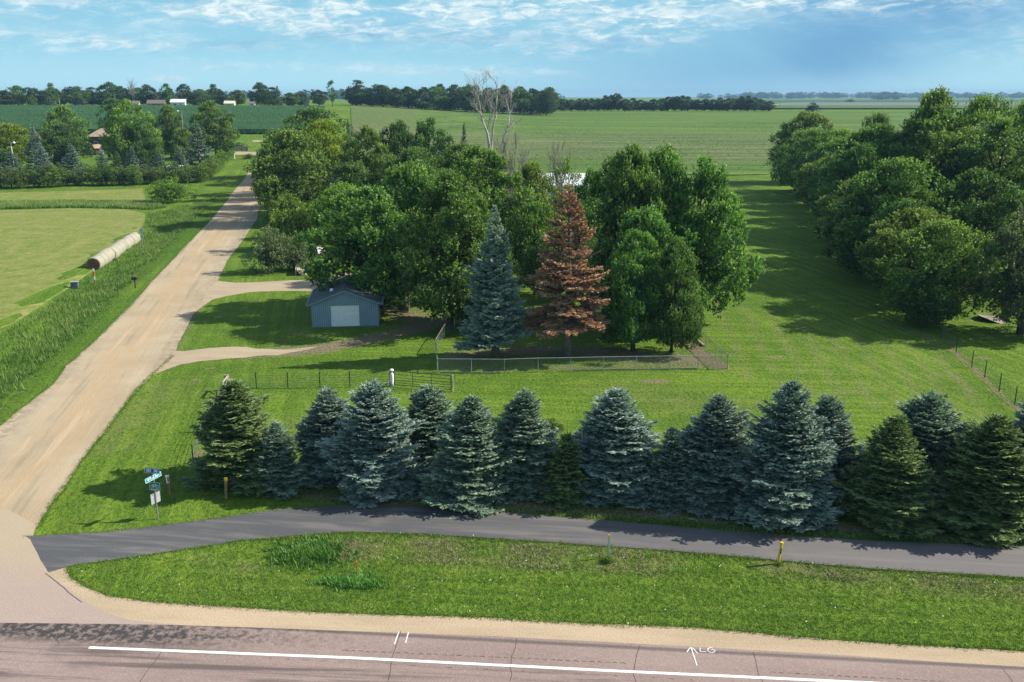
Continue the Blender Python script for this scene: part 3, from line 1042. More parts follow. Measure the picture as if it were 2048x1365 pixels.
def leaf_quads(c, ax, size, asp, rng, tint):
    """kite-shaped leaves: centre c, long axis ax, random roll"""
    n = len(c)
    r = rng.normal(size=(n, 3))
    b = np.cross(ax, r); b /= np.linalg.norm(b, axis=1, keepdims=True) + 1e-9
    s = size[:, None]
    nrm = np.cross(ax, b)
    v0 = c - ax * s * 0.5
    v1 = c + b * s * 0.5 * asp + ax * s * 0.08 - nrm * s * 0.08
    v2 = c + ax * s * 0.55
    v3 = c - b * s * 0.5 * asp + ax * s * 0.08 - nrm * s * 0.08
    v = np.stack([v0, v1, v2, v3], 1).reshape(-1, 3)
    return v, np.repeat(tint, 4)


def crown_mesh(name, H, R, base, seed, nclump=85, sprig=70, leaf=0.27, style='round', clump_r=(0.9, 1.6), upright=0.55, nleaf=5, core=True):
    """leaves on twig sprigs over many branch clumps; H total height, R crown radius, base = crown bottom height"""
    rng = np.random.default_rng(seed)
    ch = H - base
    cl = []
    phase = rng.uniform(0, 6.28, 4); am = rng.uniform(0.08, 0.24, 4)
    tries = 0
    while len(cl) < nclump and tries < 20000:
        tries += 1
        a = rng.uniform(0, 2 * PI); t = rng.uniform(0, 1)
        if style == 'round':
            prof = math.sin(PI * min(1, (t * 0.86 + 0.12))) ** 0.55
        elif style == 'dome':
            prof = (1 - t ** 2.6) ** 0.5 * (0.72 + 0.28 * min(1, t * 4))
        elif style == 'vase':
            prof = (0.35 + 0.75 * t) * (1 - t ** 5) ** 0.5
        elif style == 'tall':
            prof = math.sin(PI * min(1, (t * 0.9 + 0.08))) ** 0.8
        else:
            prof = (1 - t) ** 0.5
        lob = 1 + sum(am[k] * math.sin((k + 2) * a + phase[k] + 3 * t) for k in range(4))
        rr = rng.uniform(0.35, 1.0) ** 0.5
        if rng.random() < 0.10: rr *= rng.uniform(1.05, 1.22)
        cr = rng.uniform(*clump_r) * (1.1 - 0.35 * t) * (0.6 if rr > 1.0 else 1.0)
        rad = max(0.0, R * prof * lob * rr - cr * 0.6)
        p = np.array([math.cos(a) * rad, math.sin(a) * rad, base + cr * 0.5 + t * (ch - cr * 1.1)])
        if rr < 0.62 and t < 0.8: continue
        if any(np.linalg.norm((p - q[0]) * (1, 1, 1.2)) < 0.55 * min(cr, q[1]) for q in cl): continue
        cl.append((p, cr))
    V = []; T = []
    cen = np.array([0, 0, base + ch * 0.42])
    for p, cr in cl:
        n = int(sprig * (cr / 1.25) ** 2)
        d = unit(n, rng)
        out = p - cen; out /= np.linalg.norm(out) + 1e-6
        d = d + out * 0.55 + np.array([0, 0, 0.42]); d /= np.linalg.norm(d, axis=1, keepdims=True)
        rad = cr * rng.uniform(0.55, 1.05, n) ** 0.6
        sc = np.array([1.12, 1.12, 0.8])
        s0 = p + d * rad[:, None] * sc
        ax = d * (1 - upright) + np.array([0, 0, upright]) + rng.normal(size=(n, 3)) * 0.22
        ax /= np.linalg.norm(ax, axis=1, keepdims=True)
        ctint = rng.uniform(-0.18, 0.18)
        for k in range(nleaf):
            f = (k + 0.5) / nleaf
            c = s0 + ax * ((f - 0.25) * leaf * (1.2 + 0.26 * nleaf))
            c = c + rng.normal(size=(n, 3)) * leaf * 0.42 * (1.15 - 0.7 * f)
            la = ax * 0.5 + rng.normal(size=(n, 3)) * 0.6; la /= np.linalg.norm(la, axis=1, keepdims=True)
            sz = leaf * rng.uniform(0.75, 1.25, n) * (1.1 - 0.35 * f)
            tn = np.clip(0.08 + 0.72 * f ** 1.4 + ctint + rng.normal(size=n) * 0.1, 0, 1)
            v, tt = leaf_quads(c, la, sz, 0.85, rng, tn)
            V.append(v); T.append(tt)
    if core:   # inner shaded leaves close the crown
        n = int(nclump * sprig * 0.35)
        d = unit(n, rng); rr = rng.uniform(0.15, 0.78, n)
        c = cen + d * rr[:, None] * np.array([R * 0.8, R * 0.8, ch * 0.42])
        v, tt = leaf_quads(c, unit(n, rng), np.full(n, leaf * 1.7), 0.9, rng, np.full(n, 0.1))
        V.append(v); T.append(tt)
    V = np.concatenate(V); T = np.concatenate(T)
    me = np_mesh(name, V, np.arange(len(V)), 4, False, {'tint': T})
    return me, cl


def trunk_mesh(name, H, base, cl, seed, r0=0.35, nlimb=11, multi=1):
    rr = random.Random(seed)
    mb = MB()
    forks = []
    for k in range(multi):
        an = rr.uniform(0, 6.28) if multi > 1 else 0
        lean = 0.09 * H if multi > 1 else 0.02 * H
        off = r0 * 0.9 if multi > 1 else 0
        top = H * rr.uniform(0.55, 0.75)
        pts = [Vector((math.cos(an) * off, math.sin(an) * off, -0.3))]
        for j in range(1, 7):
            f = j / 6
            pts.append(Vector((math.cos(an) * (off + lean * f) + rr.uniform(-.12, .12), math.sin(an) * (off + lean * f) + rr.uniform(-.12, .12), top * f)))
        r = r0 * (1.0 if multi == 1 else 0.7)
        rad = [r * 1.35] + [r * (1 - 0.13 * j) for j in range(1, 7)]
        mb.path(pts, rad, 9)
        forks += pts[2:]
    for p, cr in rr.sample(cl, min(nlimb, len(cl))):
        e = Vector(p)
        s = min(forks, key=lambda q: abs(q.z - (e.z - 0.35 * math.hypot(e.x, e.y) - 0.6)) + 0.3 * (q.xy - e.xy).length)
        m1 = s.lerp(e, 0.4) + Vector((0, 0, 0.25)); m2 = s.lerp(e, 0.75) + Vector((rr.uniform(-.3, .3), rr.uniform(-.3, .3), 0.3))
        mb.path([s, m1, m2, e + Vector((0, 0, 0.4))], [r0 * 0.42, r0 * 0.3, r0 * 0.18, r0 * 0.07], 6)
    return mb.mesh(name, True)


def dead_mesh(name, H, seed, r0=0.16, depth=5, spread=0.42, stems=3, main=0.42, sub=(.5, .78)):
    rr = random.Random(seed)
    mb = MB()

    def grow(p, d, L, r, lv):
        n = 3
        pts = [p]; q = p; dd = d
        for k in range(n):
            dd = (dd + Vector((rr.uniform(-.10, .10), rr.uniform(-.10, .10), rr.uniform(0.02, .14)))).normalized()
            q = q + dd * (L / n)
            pts.append(q)
        mb.path(pts, [r * (1 - 0.45 * i / n) for i in range(n + 1)], 5)
        if lv == 0: return
        for k in range(rr.choice((2, 2, 3, 3))):
            t = rr.uniform(0.35, 1.0)
            i = min(n - 1, int(t * n)); s = pts[i].lerp(pts[i + 1], t * n - i)
            a = rr.uniform(0, 6.28)
            nd = (dd + Vector((math.cos(a), math.sin(a), rr.uniform(-.1, .5))) * spread * rr.uniform(.6, 1.3)).normalized()
            grow(s, nd, L * rr.uniform(*sub), r * 0.6, lv - 1)

    for k in range(stems):
        a = 6.28 * k / stems + rr.uniform(-.3, .3)
        t = 0.15 if stems > 1 else 0
        grow(Vector((math.cos(a) * r0, math.sin(a) * r0, -0.2)), Vector((math.cos(a) * t, math.sin(a) * t, 1)).normalized(), H * main, r0 * rr.uniform(.75, 1), depth)
    me = mb.mesh(name, True)
    return me


def needle_strips(a, b, w, rng, tint, droop=0.0):
    """pointed needle brushes from a to b: two crossed blades each"""
    d = b - a
    L = np.linalg.norm(d, axis=1, keepdims=True) + 1e-9
    u = d / L
    r = rng.normal(size=a.shape) * 0.25 + np.array([0, 0, 1.0])
    s = np.cross(u, r); s /= np.linalg.norm(s, axis=1, keepdims=True) + 1e-9
    n = np.cross(s, u)
    m = a + d * 0.42
    ww = w[:, None]
    out = []; tt = []
    for k, side in enumerate((s, n)):
        wk = ww * (1.0 if k == 0 else 0.75)
        out.append(np.stack([a, m - side * wk, b, m + side * wk], 1).reshape(-1, 3))
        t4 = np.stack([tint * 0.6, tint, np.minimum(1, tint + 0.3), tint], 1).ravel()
        tt.append(t4)
    return np.concatenate(out), np.concatenate(tt)


def spruce_mesh(name, H, R, seed, base=0.0, dens=1.0, power=0.85, round_=1.35, tw=0.05, layer=0.27, bare=0.0, droop=0.25, gaps=0.0):
    rng = np.random.default_rng(seed)
    A = []; B = []; W = []; T = []
    br = MB()
    z = base + 0.12
    lob_p = rng.uniform(0, 6.28, 6); lob_a = rng.uniform(0.06, 0.16, 6)
    while z < H - 0.12:
        t = (z - base) / (H - base)
        Rz = R * (1 - t ** round_) ** power
        nb = max(5, int(dens * (6.5 + 6.0 * Rz)))
        if gaps and rng.random() < gaps and t < 0.9:
            nb = int(nb * 0.3)
        a0 = rng.uniform(0, 6.28)
        tilt = math.radians(-16 + 62 * t ** 1.3)
        for k in range(nb):
            a = a0 + 2 * PI * k / nb + rng.normal() * 0.16
            lob = 1 + lob_a[0] * math.sin(2 * a + lob_p[0] + t * 3) + lob_a[1] * math.sin(3 * a + lob_p[1] - 9 * t) + lob_a[2] * math.sin(a + lob_p[2] + 14 * t) + 0.6 * lob_a[3] * math.sin(7 * a + lob_p[3] + 22 * t)
            L = max(0.14, Rz * lob * rng.uniform(0.72, 1.14) * (1.14 if rng.random() < 0.06 else 1.0))
            if bare and rng.random() < bare * 0.5: L *= 0.6
            ti = tilt + rng.normal() * 0.1
            dirh = np.array([math.cos(a), math.sin(a), 0.0]); side = np.array([-math.sin(a), math.cos(a), 0.0])
            zz = z + rng.normal() * 0.07

            def pos(f):
                return dirh * (L * f * math.cos(ti)) + np.array([0, 0, zz + L * f * math.sin(ti) - droop * L * math.sin(PI * min(1, f * 0.9)) * 0.30 + 0.10 * L * f ** 3])
            nt = max(3, int(L / 0.115 * dens ** 0.5))
            f0 = 0.12 if L < 1 else 0.34
            brt = rng.uniform(-0.13, 0.13)
            isbare = bare and rng.random() < bare
            for q in range(nt):
                f = f0 + (1 - f0) * (q + rng.uniform(0, 1)) / nt
                p = pos(f)
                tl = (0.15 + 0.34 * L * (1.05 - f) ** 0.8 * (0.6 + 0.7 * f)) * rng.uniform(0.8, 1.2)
                tl = min(tl, 0.75)
                if isbare: continue
                for sg in (-1, 1):
                    sw = rng.uniform(0.55, 1.0)
                    d = dirh * 0.75 * sw + side * sg * (0.9 if rng.random() < 0.85 else 0.25) + np.array([0, 0, rng.normal() * 0.16 - 0.10 + 0.55 * t])
                    d /= np.linalg.norm(d)
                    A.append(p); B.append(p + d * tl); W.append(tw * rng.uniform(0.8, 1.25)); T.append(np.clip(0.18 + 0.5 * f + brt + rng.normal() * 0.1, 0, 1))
                    if tl > 0.32:   # second-order shoots
                        for e in (0.4, 0.7):
                            p2 = p + d * tl * e
                            d2 = d * 0.7 + np.cross(d, [0, 0, 1.0]) * rng.choice((-1, 1)) * 0.7 + np.array([0, 0, rng.normal() * 0.2])
                            d2 /= np.linalg.norm(d2)
                            A.append(p2); B.append(p2 + d2 * tl * 0.5); W.append(tw * 0.9); T.append(np.clip(0.25 + 0.5 * f + brt + rng.normal() * 0.1, 0, 1))
            p = pos(0.86); e = pos(1.0)
            if not isbare:
                d = (e - p); d /= np.linalg.norm(d)
                A.append(p); B.append(p + d * (0.2 + 0.12 * L)); W.append(tw * 1.1); T.append(min(1, 0.75 + brt))
            if L > 0.9 and (bare or k % 2 == 0):
                br.path([pos(0.0), pos(0.35), pos(0.7), pos(0.97)], [0.028, 0.022, 0.014, 0.006], 4)
        z += layer * rng.uniform(0.8, 1.2) * (1 - 0.35 * t)
    # leader
    A.append(np.array([0, 0, H - 0.45])); B.append(np.array([0, 0, H])); W.append(tw); T.append(0.9)
    for k in range(7):
        a = k * 0.9 + 0.4
        hx_ = rng.uniform(0.15, 0.5); zz_ = H * (1 - rng.uniform(0.04, 0.16)); q_ = np.array([math.cos(a) * hx_, math.sin(a) * hx_, zz_])
        A.append(q_); B.append(q_ + np.array([math.cos(a) * .06, math.sin(a) * .06, rng.uniform(0.2, 0.38)])); W.append(tw * .6); T.append(0.95)
        A.append(np.array([0, 0, H - 0.32])); B.append(np.array([math.cos(a) * .2, math.sin(a) * .2, H - 0.12])); W.append(tw * .8); T.append(0.8)
    A = np.array(A); B = np.array(B); W = np.array(W); T = np.array(T)
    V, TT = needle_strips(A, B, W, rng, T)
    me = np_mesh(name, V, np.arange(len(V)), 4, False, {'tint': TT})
    tb = MB()
    rt = 0.055 + 0.022 * H
    tb.path([(0, 0, -0.2), (0, 0, H * 0.1), (0.02, 0.01, H * 0.5), (0, 0, H - 0.3)], [rt * 1.25, rt, rt * 0.6, 0.015], 9)
    tb.v += []
    n0 = len(tb.v)
    tb.v += br.v; tb.f += [tuple(i + n0 for i in f) for f in br.f]
    return me, tb.mesh(name + '_trunk', True)


class Proto:
    def __init__(self, crown, trunk, H, R):
        self.c, self.t, self.H, self.R = crown, trunk, H, R


def plant(pr, name, loc, h, r, label, cat='tree', group=None, leaf=None, bark=None, rz=None, part='crown', ry=None):
    """a copy of a prototype, its own size and turn; parts share the mesh"""
    o = empty(name, loc, random.uniform(0, 6.28) if rz is None else rz)
    sx = r / pr.R
    o.rotation_euler.x = random.uniform(-.025, .025); o.rotation_euler.y = random.uniform(-.025, .025)
    o.scale = (sx, sx * (ry or 1.0), h / pr.H)
    tag(o, label, cat, group)
    if pr.c is not None:
        c = bpy.data.objects.new(part, pr.c); COL.objects.link(c); c.parent = o
        if not pr.c.materials: pr.c.materials.append(leaf)
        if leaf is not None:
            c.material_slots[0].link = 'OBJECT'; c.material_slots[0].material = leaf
    if pr.t is not None:
        t = bpy.data.objects.new('trunk', pr.t); COL.objects.link(t); t.parent = o
        if not pr.t.materials: pr.t.materials.append(bark or M_BARK)
        if bark is not None:
            t.material_slots[0].link = 'OBJECT'; t.material_slots[0].material = bark
    return o


def plant_px(pr, name, cx, by, ty, hw, label, **kw):
    p = P(cx, by)
    h = ztop(p.y, ty) - p.z
    r = hw / FPX * depth_of(p)
    return plant(pr, name, p, h, r, label, **kw)


def plant_y(pr, name, cx, Y, ty, hw, label, **kw):
    p = PY(cx, Y)
    h = max(2.0, ztop(Y, ty) - p.z)
    r = hw / FPX * depth_of(p)
    return plant(pr, name, p, h, r, label, **kw)


def mk_tree(seed, H=14, R=6, base=2.2, r0=0.36, multi=1, nl=11, **kw):
    c, cl = crown_mesh('tree_crown', H, R, base, seed, **kw)
    t = trunk_mesh('tree_trunk', H, base, cl, seed, r0, nl, multi)
    return Proto(c, t, H, R)


# prototypes
T_MAPLE = [mk_tree(s, 15, 6, 1.2, 0.42, nclump=108, sprig=40, leaf=0.27, style='dome', upright=0.6, clump_r=(0.85, 1.5), nleaf=10) for s in (11, 12, 13, 14)]
T_ROUND = [mk_tree(s, 12, 5, 1.2, 0.28, nclump=100, sprig=32, leaf=0.26, style='round', upright=0.5, nleaf=9) for s in (21, 22, 23)]
T_LOOSE = [mk_tree(s, 12, 4.5, 1.0, 0.24, multi=3, nclump=70, sprig=50, leaf=0.24, style='vase', upright=0.7, clump_r=(0.7, 1.2), core=False) for s in (31, 32)]
T_BUSH = [mk_tree(s, 4, 2.6, 0.1, 0.08, multi=5, nl=14, nclump=46, sprig=95, leaf=0.15, style='dome', upright=0.6, clump_r=(0.45, 0.85)) for s in (41, 42, 43)]
T_FAR = [mk_tree(s, 14, 6, 1.0, 0.35, nl=5, nclump=40, sprig=26, leaf=0.62, style=st, upright=0.3, clump_r=(1.3, 2.4), nleaf=3) for s, st in ((51, 'round'), (52, 'dome'), (53, 'tall'), (54, 'round'))]
T_FARV = [mk_tree(55, 14, 5, 3.0, 0.3, nl=8, nclump=26, sprig=22, leaf=0.6, style='vase', upright=0.5, clump_r=(0.9, 1.5), nleaf=3, core=False)]


def mk_spruce(seed, H=7.0, R=2.1, **kw):
    c, t = spruce_mesh('spruce_needles', H, R, seed, **kw)
    return Proto(c, t, H, R)


S_NEAR = [mk_spruce(61, 7.0, 1.85, power=0.7, round_=1.7), mk_spruce(62, 7.0, 1.85, power=0.65, round_=1.6), mk_spruce(63, 7.0, 1.8, power=0.75, round_=2.0),
          mk_spruce(64, 7.0, 1.9, power=0.8, round_=1.5, droop=0.35), mk_spruce(65, 7.0, 1.8, power=0.65, round_=1.9, layer=0.31),
          mk_spruce(68, 7.0, 1.85, power=0.7, round_=1.4, layer=0.29, droop=0.4), mk_spruce(69, 7.0, 1.8, power=0.6, round_=1.6, layer=0.25), mk_spruce(70, 7.0, 1.85, power=0.75, round_=1.8, dens=1.1)]
S_SMALL = [mk_spruce(66, 4.5, 1.3, layer=0.22, tw=0.045, power=0.8, round_=1.4), mk_spruce(67, 4.5, 1.3, layer=0.21, tw=0.045, power=.8, round_=1.35)]
S_TALL = mk_spruce(71, 13.4, 2.9, base=2.6, layer=0.42, tw=0.075, power=0.8, round_=0.95, droop=0.5, gaps=0.25, dens=0.9)
S_RUST = mk_spruce(72, 15.0, 3.6, base=3.4, layer=0.58, tw=0.085, power=0.7, round_=1.1, droop=0.25, gaps=0.38, bare=0.5, dens=1.0)
S_FAR = [mk_spruce(73, 8.0, 2.6, layer=0.5, tw=0.10, dens=0.6, round_=1.0), mk_spruce(74, 8.0, 2.6, layer=0.55, tw=0.11, dens=0.55, round_=1.1)]

# ---- the spruce row along the bike path
ROW = [
    (478, 962, 768, 76, 0, M_GREENS, 'dark green spruce at the west end of the row by the farm fence corner'),
    (561, 978, 852, 52, 's0', M_TEAL, 'short blue-green spruce behind the brown marker post with the yellow top'),
    (660, 950, 783, 60, 2, M_BLUE, 'slim blue spruce third from the west end of the row'),
    (757, 980, 770, 76, 1, M_BLUE, 'broad bright blue spruce whose skirt touches the curve of the bike path'),
    (860, 945, 780, 62, 4, M_TEAL, 'blunt-topped spruce set back between the broad blue one and the pale green one'),
    (942, 992, 797, 78, 5, M_TEAL, 'pale sage-green spruce sixth from the west end of the row'),
    (1046, 975, 790, 66, 6, M_TEAL, 'tall blue-green spruce with a rounded top left of the leafy sapling'),
    (1133, 1000, 872, 46, 's1', M_GREENS, 'small green spruce with a dead brown patch low on its side'),
    (1228, 985, 785, 80, 2, M_BLUE, 'silvery blue spruce standing alone above the lawn in the middle of the row'),
    (1336, 1008, 862, 50, 's0', M_BLUE, 'small pointed blue spruce between two tall ones in the middle of the row'),
    (1427, 1000, 797, 76, 7, M_BLUE, 'wide blue spruce left of the tallest spruce of the row'),
    (1566, 1034, 770, 90, 3, M_BLUE, 'tallest blue spruce of the row, above the yellow marker post'),
    (1645, 985, 800, 60, 6, M_BLUE, 'narrow blue spruce set back right behind the tallest of the row'),
    (1768, 1040, 838, 80, 5, M_GREENS, 'olive green spruce fourth from the east end of the row'),
    (1836, 1005, 795, 86, 1, M_TEAL, 'wide-shouldered blue spruce behind the olive green one'),
    (1966, 1052, 838, 90, 7, M_GREENS, 'green spruce with light branch tips second from the east end'),
    (2062, 1010, 800, 80, 4, M_BLUE, 'dark blue spruce cut off by the right edge, last of the row'),
]
for i, (cx, by, ty, hw, k, mt, lab) in enumerate(ROW):
    pr = S_SMALL[int(k[1])] if isinstance(k, str) else S_NEAR[k]
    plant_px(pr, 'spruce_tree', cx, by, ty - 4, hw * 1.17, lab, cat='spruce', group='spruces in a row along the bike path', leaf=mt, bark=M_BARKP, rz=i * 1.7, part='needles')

# ---- yard conifers
plant_px(S_TALL, 'spruce_tree', 991, 719, 412, 66, 'tall blue spruce with a bare lower trunk inside the chain-link yard', cat='spruce', leaf=M_SILVER, bark=M_BARKP, rz=0.4, part='needles')
plant_px(S_RUST, 'dead_spruce', 1135, 716, 366, 82, 'dead spruce with rust-brown needles and grey trunk beside the tall blue one', cat='spruce', leaf=M_RUST, bark=M_BARKP, rz=2.2, part='needles')
plant_y(S_FAR[0], 'spruce_tree', 677, 165, 325, 30, 'grey-green spruce showing between the leafy trees right of the gravel road', cat='spruce', leaf=M_TEAL, bark=M_BARKP, part='needles')
plant_y(S_FAR[1], 'spruce_tree', 932, 190, 247, 22, 'dark conifer tip rising above the grove left of the bare white tree', cat='spruce', leaf=M_TEAL, bark=M_BARKP, part='needles')
plant_y(S_FAR[0], 'spruce_tree', 703, 235, 238, 16, 'small dark conifer at the back left of the grove', cat='spruce', leaf=M_TEAL, bark=M_BARKP, part='needles')

# ---- leafy trees of the middle grove: (proto, x, base y or None, Y, top y, half width, material, label)
def grove(lst, group):
    for i, (pr, cx, by, Y, ty, hw, mt, lab) in enumerate(lst):
        kw = dict(group=group, leaf=mt)
        if by is not None: plant_px(pr, 'leafy_tree', cx, by, ty, hw, lab, **kw)
        else: plant_y(pr, 'leafy_tree', cx, Y, ty, hw, lab, **kw)


grove([
    (T_MAPLE[0], 742, 622, None, 380, 114, M_MAPLE, 'spreading maple whose branches hang over the roof of the blue shed'),
    (T_MAPLE[1], 900, 652, None, 352, 118, M_MAPLE, 'big dark maple left of the tall blue spruce'),
    (T_MAPLE[3], 835, 606, None, 330, 100, M_MAPLE, 'maple behind the shed tree with a dead grey branch'),
    (T_MAPLE[0], 960, 560, None, 300, 100, M_MAPLE, 'upright maple below the bare white tree'),
    (T_ROUND[0], 690, 505, None, 372, 66, M_BRIGHT, 'light green round tree on the left flank of the maples'),
    (T_ROUND[1], 1060, 540, None, 330, 52, M_OLIVE, 'leafy tree in front of the long white building, left of two'),
    (T_LOOSE[1], 1138, 530, None, 322, 56, M_OLIVE, 'thin leafy tree above the rusty spruce'),
    (T_ROUND[0], 1180, 560, None, 348, 46, M_MAPLE, 'leafy tree filling the gap right above the rusty spruce'),
    (T_ROUND[1], 1070, 590, None, 410, 52, M_MAPLE, 'low leafy tree between the blue spruce and the rusty one'),
    (T_ROUND[0], 1150, 600, None, 440, 50, M_DARKL, 'shaded leafy tree behind the rusty spruce'),
    (T_MAPLE[1], 1256, 640, None, 300, 92, M_MAPLE, 'tall maple right behind the rusty spruce'),
    (T_MAPLE[3], 1318, 636, None, 300, 92, M_MAPLE, 'maple in the middle of the fenced yard clump'),
    (T_MAPLE[2], 1384, 640, None, 322, 94, M_MAPLE, 'broad maple overhanging the east lawn from the fenced yard'),
    (T_MAPLE[0], 1266, 703, None, 468, 66, M_MAPLE, 'leafy sucker clump at the fence, left of two'),
    (T_MAPLE[1], 1342, 705, None, 485, 62, M_DARKL, 'leafy sucker clump near the fence corner, right of two'),
    (T_MAPLE[3], 1290, 672, None, 420, 84, M_MAPLE, 'mid-height maple at the back of the fenced yard'),
], 'leafy trees round the fenced yard')
grove([
    (T_ROUND[0], 590, None, 168, 268, 82, M_OLIVE, 'yellow-green round tree leaning over the gravel road'),
    (T_ROUND[1], 650, None, 182, 245, 56, M_YELLOW, 'tree with yellow top leaves behind the one by the road'),
    (T_ROUND[1], 628, None, 250, 219, 66, M_DARKL, 'feathery dark tree at the far end of the grove by the road'),
    (T_MAPLE[0], 738, None, 178, 256, 50, M_OLIVE, 'olive tree with open top in the middle of the dark grove'),
    (T_MAPLE[1], 800, None, 184, 246, 46, M_DARKL, 'dark leafy tree left of the pair beside the conifer tip'),
    (T_MAPLE[2], 868, None, 186, 240, 52, M_DARKL, 'dark leafy tree next to the conifer tip'),
    (T_ROUND[0], 712, None, 150, 330, 60, M_DARKL, 'shaded tree in the gap behind the light green one'),
    (T_ROUND[1], 830, None, 150, 300, 70, M_DARKL, 'deep green tree filling the hollow of the grove'),
    (T_ROUND[2], 578, None, 192, 285, 50, M_DARKL, 'dark tree overhanging the shaded stretch of the gravel road'),
    (T_ROUND[0], 570, None, 215, 268, 42, M_OLIVE, 'olive tree overhanging the far stretch of the gravel road'),
    (T_ROUND[2], 588, None, 236, 252, 44, M_DARKL, 'dark tree by the far stretch of road under the feathery one'),
    (T_ROUND[1], 558, None, 205, 262, 34, M_DARKL, 'small dark tree at the road edge behind the leaning one'),
    (T_MAPLE[0], 925, None, 160, 290, 60, M_OLIVE, 'loose green tree at the foot of the bare white tree'),
    (T_LOOSE[0], 1010, None, 175, 318, 42, M_OLIVE, 'sparse green tree left of the long white building'),
], 'trees of the grove beside the gravel road')

for cx, by, ty, hw, mt, lab in [
    (545, 545, 458, 46, M_GREYL, 'grey-green shrub with round head at the upper driveway'),
    (590, 540, 475, 42, M_GREYL, 'grey-green shrub beside the stacked stone wall'),
    (585, 500, 388, 52, M_BRIGHT, 'tall bright green shrub behind the grey-green pair'),
    (628, 470, 402, 46, M_BRIGHT, 'rounded bright shrub at the left foot of the maples'),
    (556, 455, 380, 30, M_OLIVE, 'olive shrub at the edge of the gravel road'),
]:
    plant_px(T_BUSH[cx % 3], 'shrub', cx, by, ty, hw, lab, cat='shrub', group='shrubs at the upper driveway', leaf=mt)

# ---- right hand grove
grove([
    (T_ROUND[0], 1604, 366, None, 230, 58, M_OLIVE, 'rounded tree with thin bare stems at the left end of the east grove'),
    (T_ROUND[1], 1668, 392, None, 262, 52, M_BRIGHT, 'lighter green tree behind the rounded one at the soybean field edge'),
    (T_MAPLE[1], 1730, 470, None, 255, 112, M_MAPLE, 'huge maple filling the left of the east grove'),
    (T_MAPLE[0], 1850, 480, None, 218, 118, M_MAPLE, 'highest maple crown in the middle of the east grove'),
    (T_MAPLE[2], 1975, 500, None, 245, 112, M_MAPLE, 'broad maple on the right of the east grove'),
    (T_MAPLE[0], 1775, 560, None, 365, 110, M_DARKL, 'shadowed maple overhanging the lawn from the east grove'),
    (T_MAPLE[1], 1930, 575, None, 345, 105, M_DARKL, 'dark maple behind the yellow-green tree'),
    (T_ROUND[0], 1648, 412, None, 290, 60, M_DARKL, 'low tree between the rounded one and the huge maple'),
    (T_MAPLE[3], 1738, 522, None, 345, 82, M_DARKL, 'low leafy tree at the lawn edge under the shadowed maple'),
    (T_ROUND[2], 1795, 585, None, 405, 78, M_DARKL, 'low leafy tree left of the yellow-green one'),
    (T_ROUND[2], 1690, 462, None, 310, 76, M_DARKL, 'low leafy tree at the lawn side of the huge maple'),
    (T_ROUND[1], 1866, 648, None, 446, 98, M_OLIVE, 'yellow-green tree in front of the east grove with shaded thicket below'),
    (T_MAPLE[2], 2040, 668, None, 418, 92, M_GREYL, 'grey-green tree with bare trunk at the right edge of the lawn'),
    (T_ROUND[0], 1850, 655, None, 560, 52, M_DARKL, 'dark thicket at the foot of the yellow-green tree'),
    (T_ROUND[0], 1840, None, 150, 190, 72, M_OLIVE, 'feathery tree top rising highest behind the east grove'),
    (T_ROUND[1], 1935, None, 155, 198, 72, M_OLIVE, 'second feathery tree top behind the east grove'),
    (T_ROUND[0], 2030, None, 158, 205, 72, M_BRIGHT, 'pale feathery tree top behind the east grove at the right edge'),
    (T_ROUND[1], 1740, None, 175, 232, 40, M_DARKL, 'dark green tree top left of the feathery ones'),
    (T_MAPLE[1], 2110, 540, None, 300, 110, M_MAPLE, 'maple mostly beyond the right edge of the picture'),
], 'trees of the east grove')

# lawn-side edge of the east grove: trees close together from the field to the yellow-green tree
EDGE = [(1600, 384), (1622, 398), (1655, 426), (1672, 444), (1708, 482), (1722, 500), (1760, 545), (1778, 565), (1818, 612)]
for i, (cx, by) in enumerate(EDGE):
    p = P(cx, by)
    hh = 12.5 + 2.5 * math.sin(i * 2.1)
    plant((T_ROUND + T_MAPLE)[i % 6], 'leafy_tree', p, hh, 6.0 + 0.8 * math.sin(i * 1.3), f'{("first", "second", "third", "fourth", "fifth", "sixth", "seventh", "eighth", "ninth")[i]} tree from the soybean field along the lawn edge of the east grove',
          group='trees along the lawn edge of the east grove', leaf=(M_DARKL, M_MAPLE, M_OLIVE)[i % 3])

# ---- bare trees
D2 = Proto(None, dead_mesh('bare_wood', 8, 8, 0.17, 5, 0.55, 5), 8, 4)
D3 = Proto(None, dead_mesh('bare_wood', 8, 19, 0.15, 5, 0.7, 6), 8, 4)


def bare(pr, cx, Y, ty, r, lab, mt, name='bare_tree'):
    p = PY(cx, Y)
    me_h = max(v.co.z for v in pr.t.vertices)
    o = plant(pr, name, p, (ztop(Y, ty) - p.z) * pr.H / me_h, r, lab, bark=mt, cat='dead tree')


